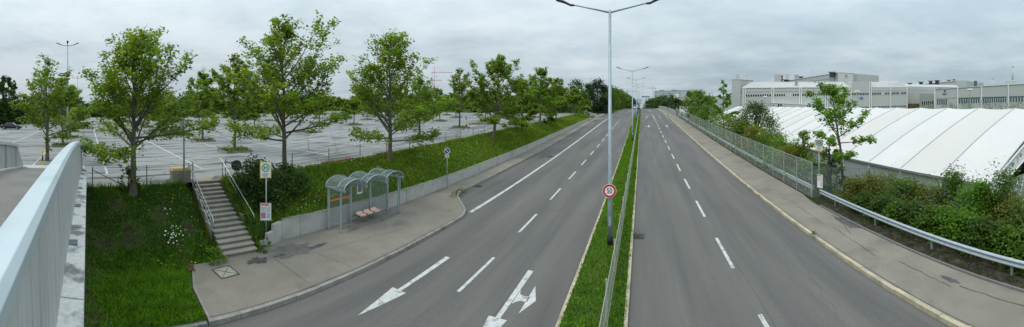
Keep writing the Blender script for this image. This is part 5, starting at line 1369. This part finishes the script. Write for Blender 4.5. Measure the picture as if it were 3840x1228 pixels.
# ---- dark trees at the junction and the belts beyond the car park
def blob(label, loc, seed, rx, rz, mats, name='tree', shape='egg', n=2600, leaf=.5, clumps=60, group=None, cat='tree', trunk_h=.18):
    rnd = random.Random(seed); rng = np.random.default_rng(seed); t = thing(name, label, cat, loc, group); C = []; G = []; wood = MB()
    wood.tube([(0, 0, -1), (0, 0, rz*.5), (0, 0, rz*.9)], [.22+.01*rz, .14, .03], 7); zt = rz*trunk_h
    for i in range(clumps):
        a = rnd.uniform(0, 2*PI); v = rnd.random()
        k = (1-v)**.8*1.05 if shape == 'cone' else (min(1, (1-v)*2.0, .5+v*2.2) if shape == 'column' else (math.sin(PI*(.16+.80*v))**.65)*(1.05-.25*v))
        f = rnd.uniform(.35, 1)**.5; x, y, zz = rx*k*f*math.cos(a), rx*k*f*math.sin(a), zt+(rz-zt)*v
        g = rnd.choices((0, 1, 2), (.45, .3, .25))[0]; sp = .13*rx*rnd.uniform(.7, 1.4)
        for _ in range(int(n/clumps*rnd.uniform(.5, 1.5))):
            C.append((x+rnd.gauss(0, sp), y+rnd.gauss(0, sp), max(.1, zz+rnd.gauss(0, sp*.8)))); G.append(g if rnd.random() < .75 else rnd.randrange(3))
        if i % 5 == 0: wood.tube([Vector((0, 0, max(.5, zz*.6))), Vector((x*.6, y*.6, zz*.9)), Vector((x, y, zz))], [.09, .05, .02], 4, cap=False)
    raw_obj(wood, 'trunk', M_['bark_dark'], t); leaf_mesh('crown', C, leaf, mats, G, t, rng, up=.3); return t
def far_tree(label, px, R, pyt, rx, mats, seed, name='tree', shape='egg', gz=None, **kw):
    c = bear(px, R); g = ground_z(c.x, c.y) if gz is None else gz; c.z = g
    return blob(label, c, seed, rx, hgt(pyt, R)-g, mats, name, shape, **kw)
far_tree('dark bushy tree behind the far end of the bank', 1449, 118, 205, 4.2, L_dark, 301, clumps=80, n=3600, leaf=.42, trunk_h=.08)
far_tree('lighter tree growing before the dark bushy one', 1462, 108, 232, 3.2, L_bush, 302, clumps=50, n=2200, leaf=.42, trunk_h=.1)
far_tree('tall dark conifer shaped tree at the side road junction', 1503, 132, 202, 4.6, L_ever, 303, name='evergreen_tree', shape='egg', clumps=110, n=5200, leaf=.42, trunk_h=.02)
far_tree('second dark evergreen close behind the junction conifer', 1482, 138, 214, 4.0, L_ever, 304, name='evergreen_tree', shape='cone', clumps=80, n=3600, leaf=.45, trunk_h=.02)
far_tree('low dark evergreen shrub mass at the junction corner', 1520, 128, 246, 3.0, L_ever, 305, name='evergreen_tree', clumps=50, n=2400, leaf=.42, trunk_h=.02)
for i, (px, R, py, rx) in enumerate(((1530, 150, 219, 5), (1541, 165, 222, 5), (1551, 185, 226, 5.5), (1560, 205, 231, 5.5), (1568, 230, 236, 5.5), (1576, 262, 241, 6), (1583, 300, 247, 6.5))):
    far_tree('leafy roadside tree of the belt beyond the side road, ' + ('first of them', 'second from the lamp post', 'third from the lamp post', 'fourth from the lamp post', 'fifth from the lamp post', 'sixth from the lamp post', 'most distant one')[i], px, R, py, rx, L_bush if i < 5 else L_dark, 310+i, clumps=60, n=2600, leaf=.5+.1*i, trunk_h=.05, group='roadside tree belt')
for i, (px, R, py, rx, lab) in enumerate(((1640, 270, 252, 7, 'lowest dark round tree at the road crest'), (1652, 262, 247, 7.5, 'dark round tree behind the parapet of the crest'), (1668, 245, 244, 8, 'broad dark tree behind the arching parapet'), (1688, 225, 243, 7, 'tall brownish dark tree above the parapet'), (1703, 200, 250, 5.5, 'small dark tree just before the white pilaster'))):
    far_tree(lab, px, R, py, rx, L_dark, 330+i, clumps=60, n=2600, leaf=.75, gz=0, trunk_h=.1)
# belt beyond the car park: individual trees, four kinds copied
belt = [blob('dark broadleaf tree of the belt closing the far side of the car park', (0, 0, -80), 340+k, 5.5+.4*k, 8.2+.9*k, L_dark, clumps=55, n=2200, leaf=.8, trunk_h=.04, group='tree belt beyond the car park') for k in range(3)] + [blob('mid green broadleaf tree in the belt beyond the car park', (0, 0, -80), 344, 5.8, 9.0, L_bush, clumps=55, n=2200, leaf=.8, trunk_h=.04, group='green trees in the belt beyond the car park')]
ub = [0]*4; rb_ = random.Random(9)
pts = [(-168 + rb_.uniform(-7, 7), -66+8.2*i) for i in range(25)] + [(-160+8.0*i, 134+rb_.uniform(-3, 5)) for i in range(17)] + [(-185+rb_.uniform(-8, 8), -60+13*i) for i in range(16)]
for x, y in pts:
    k = rb_.randrange(4); o = belt[k] if not ub[k] else copy_tree(belt[k]); ub[k] = 1
    s = rb_.uniform(.75, 1.2); o.location = (x, y, (lot_z(x, min(y, 100))) - .3); o.rotation_euler = (0, 0, rb_.uniform(0, 6)); o.scale = (s, s, s*rb_.uniform(.85, 1.2))
# hedge and poplars at the left end
for i, (px, R, py, rx, lab) in enumerate(((8, 96, 190, 2.1, 'tallest narrow dark poplar at the edge of the car park'), (22, 100, 197, 2.0, 'narrow dark poplar next to the tallest one'), (36, 104, 204, 2.2, 'shorter dark poplar nearest the bare topped tree'), (-8, 94, 196, 2.2, 'dark poplar at the outer end of the poplar row'))):
    far_tree(lab, px, R, py, rx, L_dark, 350+i, name='poplar', shape='column', clumps=60, n=2600, leaf=.40, trunk_h=.03, group='poplars')
for i in range(7):
    px = -40+26*i; far_tree('dense dark tree of the hedge behind the black saloon, ' + ('outermost', 'second', 'behind the saloon rear', 'behind the saloon nose', 'beside the lane', 'behind the white estate car', 'last before the island trees')[i], px, 92+3*i, 262-(i*7 % 14), 4.0, L_dark, 360+i, clumps=50, n=2200, leaf=.5, trunk_h=.02, group='hedge trees')
# ---- shrubs on the left bank
bush('dark dense shrub on the bank beside the stairs, under the second tree', gl(-15.9, 8.15)-Vector((0, 0, .1)), 401, 1.35, .95, 2.0, mats=[L_ever[1], L_dark[1], L_dark[0]], n=2600, leaf=.13, clumps=60)
bush('dark green leafy shrub in front of the second tree foot', gl(-16.0, 10.2)-Vector((0, 0, .1)), 402, 1.2, 1.25, 1.35, mats=[L_dark[1], L_dark[0], L_bush[2]], n=2400, leaf=.13, clumps=55)
bush('low shrub spilling down behind the bus stop post', gl(-14.9, 8.6)-Vector((0, 0, .1)), 403, .8, 1.0, 1.0, mats=[L_dark[1], L_dark[0], L_bush[2]], n=1400, leaf=.12, clumps=36)
bush('small round shrub on the bank crest further along', gl(-16.4, 61)-Vector((0, 0, .1)), 404, 1.1, 1.1, 1.6, mats=L_dark, n=800, leaf=.22)
bush('leafy young shrub at the foot of the broad tree', gl(-17.3, 2.0), 405, .55, .5, 1.15, mats=L_dark, n=220, leaf=.16, clumps=14)
bush('bright green weed clump at the bottom step of the stairs', Vector((-13.35, 5.0, .08)), 406, .55, .45, .5, mats=L_bright, n=420, leaf=.09, clumps=22, name='weed_clump', cat='weeds', stem=False)
bush('weed clump against the first low wall block', Vector((-13.25, 7.35, .12)), 407, .22, .3, .5, mats=L_bush, n=160, leaf=.08, clumps=10, name='weed_clump', cat='weeds', stem=False)
bush('dry weeds sprouting at the curved kerb of the bus bay', Vector((-12.1, 21.2, .14)), 408, .35, 1.4, .4, mats=L_olive, n=420, leaf=.10, clumps=24, name='weed_clump', cat='weeds', stem=False, wide=.15)
bush('weeds growing from the median kerb by the drain gully', Vector((-.28, 17.05, .02)), 409, .28, .25, .16, mats=L_olive, n=90, leaf=.08, clumps=8, name='weed_clump', cat='weeds', stem=False, wide=.15)
bush('small weed tuft on the pale kerb of the near pavement', Vector((8.0, 15.0, .12)), 410, .16, .4, .16, mats=L_bush, n=90, leaf=.08, clumps=8, name='weed_clump', cat='weeds', stem=False, wide=.15)
# ---- right side: slope vegetation
plane_tree('young maple with a forked bare crown beside the bus stop post', gl(13.6, 20.8), 501, 8.3, 2.7, name='maple_tree', nl=17, per=18, leaf=.20, r0=.12, cb=.44, mats=L_bright, dens=.85, bare=.0, lean=(-.9, .6), epi=9, sub=4)
plane_tree('tall thin nearly bare tree sticking up beside the bright green trees', gl(14.2, 60.5), 503, 10.4, 2.2, name='maple_tree', nl=15, per=16, leaf=.30, r0=.12, cb=.36, mats=L_bright, dens=.62, bare=.3, sub=4)
for i, (px, X, py, rx, lab) in enumerate(((1738, 13.6, 231, 2.8, 'bright green leafy tree behind the fence, nearest the white hut'), (1757, 13.2, 229, 2.6, 'bright green leafy tree behind the fence, the tallest of its group'), (1779, 13.8, 243, 2.3, 'bright green leafy tree behind the fence, next to the thin tree'))):
    p = atX(px, X); R = math.hypot(p.x, p.y); far_tree(lab, px, R, py, rx, [L_plane[1], L_bush[1], L_bush[0]], 510+i, clumps=60, n=2600, leaf=.34, trunk_h=.1)
p = atX(1901, 16.2); R = math.hypot(p.x, p.y)
far_tree('dark purplish green bush tree before the white tent roof', 1903, R, 262, 3.7, [L_dark[0], L_dark[1], L_bush[2]], 520, clumps=150, n=13000, leaf=.19, trunk_h=.0)
far_tree('small light sapling behind the mesh fence near its end', 2022, 31.5, 330, 1.1, [L_bush[1], L_plane[1], L_bush[0]], 521, clumps=36, n=900, leaf=.17, name='sapling', trunk_h=.15)
far_tree('leafy bush tree just behind the bus stop flag', 2086, 25.5, 347, .9, [L_plane[1], L_bush[0], L_bush[1]], 522, clumps=36, n=1000, leaf=.18, name='sapling', trunk_h=.15)
rs = random.Random(31)
def slope_bush(lab, px, X, pyt, rx, mats, seed, shape='dome', n=900, leaf=.13, ry=None, clumps=40):
    p = atX(px, X); R = math.hypot(p.x, p.y); g = ground_z(p.x, p.y); h = max(.5, (hgt(pyt, R)-g)*.90)
    return bush(lab, (p.x, p.y, g-.1), seed, rx, ry or rx, h+.1, mats=mats, n=n, leaf=leaf, clumps=clumps, shape=shape)
OLB = [L_olive[0], L_bush[2], L_olive[1]]; OLM = [L_olive[0], L_bush[1], L_olive[2]]
LST = [  # px, X, top px, radius, kind, shape, label
 (1782, 13.2, 283, 1.7, 'bush', 'dome', 'rounded green bush behind the far mesh fence'),
 (1812, 13.4, 300, 1.7, 'bright', 'dome', 'light green bush behind the mesh fence under the thin tree'),
 (1838, 13.6, 310, 1.6, 'olive', 'dome', 'olive bush behind the mesh fence before the dark bush tree'),
 (1868, 13.4, 322, 1.6, 'bush', 'dome', 'green bush at the foot of the dark bush tree, far side'),
 (1902, 13.3, 336, 1.5, 'olive', 'dome', 'olive bush at the foot of the dark bush tree'),
 (1938, 13.3, 352, 1.5, 'bush', 'dome', 'bush behind the fence between the dark bush tree and the sapling'),
 (1968, 13.2, 368, 1.4, 'bright', 'dome', 'bright shrub behind the fence next to the sapling'),
 (2000, 13.2, 382, 1.3, 'olive', 'dome', 'olive shrub at the foot of the sapling'),
 (2042, 13.0, 404, 1.2, 'bush', 'dome', 'shrub behind the last bay of the mesh fence'),
 (2150, 13.3, 446, 1.0, 'olive', 'dome', 'low olive shrub at the maple trunk'),
 (2190, 14.2, 436, 1.1, 'olive', 'dome', 'feathery olive shrub before the hall wall, by the maple'),
 (2232, 14.8, 430, 1.2, 'olive', 'dome', 'feathery olive shrub below the hall gutter'),
 (2272, 14.2, 436, 1.1, 'bush', 'dome', 'mid green shrub in the middle of the olive shrubs'),
 (2312, 14.8, 446, 1.1, 'olive', 'dome', 'olive shrub next to the dark columnar bush'),
 (2400, 16.2, 412, .7, 'bush', 'column', 'dark columnar bush rising to the tent roof edge'),
 (2352, 15.8, 452, .9, 'olive', 'dome', 'olive bush behind the columnar bush'),
 (2436, 15.4, 462, .9, 'bright', 'dome', 'bright green bush between columnar bush and gable'),
 (2468, 14.9, 440, .75, 'bright', 'column', 'upright bright bush in front of the gable corner'),
 (2504, 15.5, 474, 1.0, 'olive', 'dome', 'thin olive shrub before the gable band'),
 (2530, 15.6, 412, .45, 'bush', 'column', 'slender shoot rising past the gable band'),
 (2560, 14.6, 492, 1.1, 'olive', 'dome', 'olive shrub near the hall end wall'),
 (2590, 14.0, 500, 1.1, 'bush', 'dome', 'shrub beyond the olive one near the hall end wall'),
 (2180, 12.9, 486, .9, 'dark', 'dome', 'dark low shrub behind the guard rail next to the bus stop post'),
 (2222, 12.9, 496, .9, 'dark', 'dome', 'dark low shrub behind the guard rail, second from the bus stop post'),
 (2262, 13.0, 506, .9, 'bush', 'dome', 'low shrub behind the guard rail at the first wire post'),
 (2302, 13.1, 512, .9, 'dark', 'dome', 'dark shrub under the sagging fence wire'),
 (2346, 13.1, 520, .9, 'bush', 'dome', 'green shrub under the sagging fence wire'),
 (2390, 13.3, 520, 1.0, 'bright', 'dome', 'bright shrub close behind the sagging wire'),
 (2432, 13.2, 536, .9, 'bright', 'dome', 'bright shrub below the upright bright bush'),
 (2476, 13.0, 552, .9, 'dark', 'dome', 'dark shrub behind the rail before the gable corner'),
 (2520, 13.0, 566, .9, 'bush', 'dome', 'leafy shrub at the third wire post'),
 (2562, 12.9, 578, .9, 'fern', 'dome', 'ferny bright shrub hanging over the guard rail'),
 (2604, 12.9, 590, .9, 'fern', 'dome', 'ferny shrub just past the end of the view over the rail')]
KM = dict(bush=L_bush, bright=[L_bright[1], L_bush[1], L_bright[0]], olive=OLM, dark=[L_bush[2], L_bush[0], L_dark[1]], fern=[L_bush[1], L_bush[0], L_bright[1]])
for i, (px, X, py, rx, kd, shp, lab) in enumerate(LST):
    if X < 13.35 and py > 440: X -= .45
    p = atX(px, X); far = math.hypot(p.x, p.y) > 28
    if far and py < 400: py -= 22
    slope_bush(lab, px, X, py, rx*(1.5 if far else 1.1), KM[kd], 540+i, shp, n=2400 if far else (5200 if shp == 'column' else 2900), leaf=.21 if far else .125, clumps=50 if far else 95)
# small shrubs before the second factory building
for i, (px, py, rx, mt, lab) in enumerate(((2336, 258, 2.4, OLB, 'loose pale shrub beside the first 48/1 pilaster'), (2380, 257, 2.3, OLB, 'pale shrub under the 48/1 windows'), (2398, 259, 1.2, L_dark, 'small dark conical shrub under the 48/1 building'), (2430, 248, 2.8, L_bush, 'largest green shrub before the 48/1 building'), (2480, 253, 2.6, L_dark, 'dark green shrub before the window strip'), (2515, 256, 2.0, L_dark, 'low dark shrub near the chimney'), (2545, 255, 2.4, OLM, 'reddish olive shrub near the chimney'), (2560, 256, 1.2, L_dark, 'small dark cone shrub at the view edge'), (2296, 262, 2.6, OLB, 'brownish shrub before the brick base of the link building'))):
    c = bear(px, 128); bush(lab, (c.x, c.y, -3.8), 600+i, rx, rx, hgt(py, 128)+3.8, mats=mt, n=700, leaf=.36, clumps=30, shape='egg')

# ================================================================== GRASS AND GROUND COVER (uncountable)
def blades(name, fn, n, h, seed, mats, w=.03, weights=(.5, .3, .2), kind='stuff'):
    rng = np.random.default_rng(seed); P = []
    rnd = random.Random(seed)
    while len(P) < n:
        q = fn(rnd)
        if q is not None: P.append(q)
    P = np.array(P); hh = (h*rng.uniform(.4, 1.4, n))*(P[:, 3]); a = rng.uniform(0, 2*PI, n); ww = w*rng.uniform(.6, 1.4, n)*P[:, 4]
    B = P[:, :3]; d = np.stack([np.cos(a), np.sin(a), np.zeros(n)], 1)*ww[:, None]
    tip = B + np.stack([rng.normal(0, .45, n)*hh, rng.normal(0, .45, n)*hh, hh], 1)
    V = np.stack([B-d, B+d, tip], 1); me = bpy.data.meshes.new(name); me.vertices.add(3*n); me.loops.add(3*n); me.polygons.add(n)
    me.vertices.foreach_set('co', V.reshape(-1)); me.loops.foreach_set('vertex_index', np.arange(3*n)); me.polygons.foreach_set('loop_start', np.arange(0, 3*n, 3))
    for m in mats: me.materials.append(m)
    me.polygons.foreach_set('material_index', rng.choice(3, n, p=weights)); me.update(calc_edges=True)
    o = bpy.data.objects.new(name, me); COL.objects.link(o); o['kind'] = kind; return o
BL = [M_['blade'], M_['blade_dark'], M_['blade_dry']]
def f_med(r):
    y = 4 + (r.random()**1.9)*112; x = r.uniform(-2.36, -.48); k = .6+y*.012
    return (x, y, road_z(y)+.08, k, k*1.2)
blades('grass', f_med, 46000, .12, 1, BL, .026, (.80, .14, .06))
def f_lawn(r):
    x = r.uniform(-14.3, -9.85); y = r.uniform(-4, 5.3)
    if y > 3.45-.0*x + max(0, (-x-11.7)*.3) and x > -13.3: return None
    if x < -13.6 and r.random() < .5: return None
    if y < .5 + .3*math.sin(x*2.3) and r.random() < .75: return None
    return (x, y, ground_z(x, y)-.01, .9, 1.0)
blades('grass', f_lawn, 36000, .10, 2, BL, .024, (.74, .20, .06))
def f_slope_l(r):
    x = r.uniform(-17.8, -13.4); y = r.uniform(-4, 5.3)
    if any(((x-a)/c)**2 + ((y-b)/d)**2 < r.uniform(.5, 1.3) for a, b, c, d in EARTH) and r.random() < .62: return None     # thin, earthy spots
    return (x, y, ground_z(x, y)-.01, 1.2, 1.0)
blades('grass', f_slope_l, 26000, .10, 12, [M_['blade_dark'], L_dark[1], M_['blade']], .022, (.6, .26, .14))
def f_bank(r):
    y = 7.3 + (r.random()**1.8)*95; x = r.uniform(-17.9, -14.12); k = .7+y*.013
    return (x, y, ground_z(x, y)-.01, k, k*1.2)
blades('grass', f_bank, 66000, .17, 3, BL, .028, (.54, .10, .36))
def f_tall(r):      # longer fringe along the fence line and the stairs' flanks
    if r.random() < .6:
        y = r.uniform(-1, 60); x = r.uniform(-18.0, -17.4)
        if 5.3 < y < 7.2: return None
    else: y = r.choice((5.25, 7.25))+r.uniform(-.15, .1); x = r.uniform(-17.8, -13.6)
    return (x, y, ground_z(x, y)-.02, 1.0, 1.2)
blades('grass', f_tall, 7000, .30, 4, BL, .025, (.4, .3, .3))
def f_beyond(r):
    y = r.uniform(128, 240); x = -10.3 - r.random()*14
    return (x, y, ground_z(x, y)-.03, 3, 4)
blades('grass', f_beyond, 9000, .16, 5, BL, .04, (.55, .2, .25))
def f_slope(r):
    x = 11.7 + r.random()**1.3*9; y = -2 + r.random()**1.5*112; k = .8+y*.012
    return (x, y, ground_z(x, y)-.02, k, k*1.3)
blades('undergrowth', f_slope, 42000, .38, 6, [L_bush[0], L_olive[0], L_bush[2]], .05, (.4, .35, .25))
def f_strip(r):
    y = r.uniform(-2, 60); x = 10.75+abs(r.gauss(0, .35)); k = .5+y*.01
    if r.random() < .6 and x < 11.1: return None
    return (x, y, ground_z(x, y)+.05, k, k)
blades('weeds', f_strip, 2200, .20, 7, [L_bush[0], L_olive[0], L_bush[2]], .03, (.4, .35, .25))
# ivy mass on the slope so that little bare ground shows
rng = np.random.default_rng(12); rnd = random.Random(12); C = []
for _ in range(9000):
    x = 12.1 + rnd.random()**1.2*8.5; y = -2 + rnd.random()**1.5*60; C.append((x, y, ground_z(x, y)+abs(rnd.gauss(.22, .22))))
leaf_mesh('ground_cover', C, .15, [L_bush[2], L_dark[1], L_bush[0]], rng.integers(0, 3, len(C)), None, rng, kind='stuff')
# wild flowers
def flowers(name, fn, n, s, m, seed):
    rnd = random.Random(seed); rng = np.random.default_rng(seed); C = []
    while len(C) < n:
        q = fn(rnd)
        if q: C.append(q)
    leaf_mesh(name, C, s, [m], np.zeros(n), None, rng, up=1.2, wide=.5, kind='stuff')
def fl_bank(r):
    y = 9 + r.random()**1.5*75; x = r.uniform(-17.5, -14.3)
    if math.sin(x*2.1+y*.7)+math.sin(y*.31) < r.uniform(-1.2, .9): return None
    return (x, y, ground_z(x, y)+r.uniform(.10, .24))
flowers('wild_flowers', fl_bank, 1100, .055, M_['yellow_flower'], 21); flowers('wild_flowers', fl_bank, 700, .05, M_['white_flower'], 22)
def fl_left(r):
    x, y = r.uniform(-17, -13.2), r.uniform(2.2, 5.2)
    return (x, y, ground_z(x, y)+r.uniform(.06, .16)) if r.random() < (y-1.5)/4 else None
flowers('wild_flowers', fl_left, 90, .045, M_['yellow_flower'], 23)
def clus(cx, cy, s, n):
    def f(r): x, y = r.gauss(cx, s), r.gauss(cy, s); return (x, y, ground_z(x, y)+r.uniform(.15, .3))
    return f
flowers('wild_flowers', clus(-14.55, 3.55, .16, 1), 34, .07, M_['white_flower'], 24); flowers('wild_flowers', clus(-15.6, 3.5, .25, 1), 16, .05, M_['white_flower'], 25); flowers('wild_flowers', clus(-14.6, 4.0, .16, 1), 14, .055, M_['white_flower'], 26)
# unused prototypes would lie underground: drop them
for o in list(bpy.data.objects):
    if o.parent is None and o.type == 'EMPTY' and o.location.z < -40:
        for c in list(o.children_recursive): bpy.data.objects.remove(c)
        bpy.data.objects.remove(o)
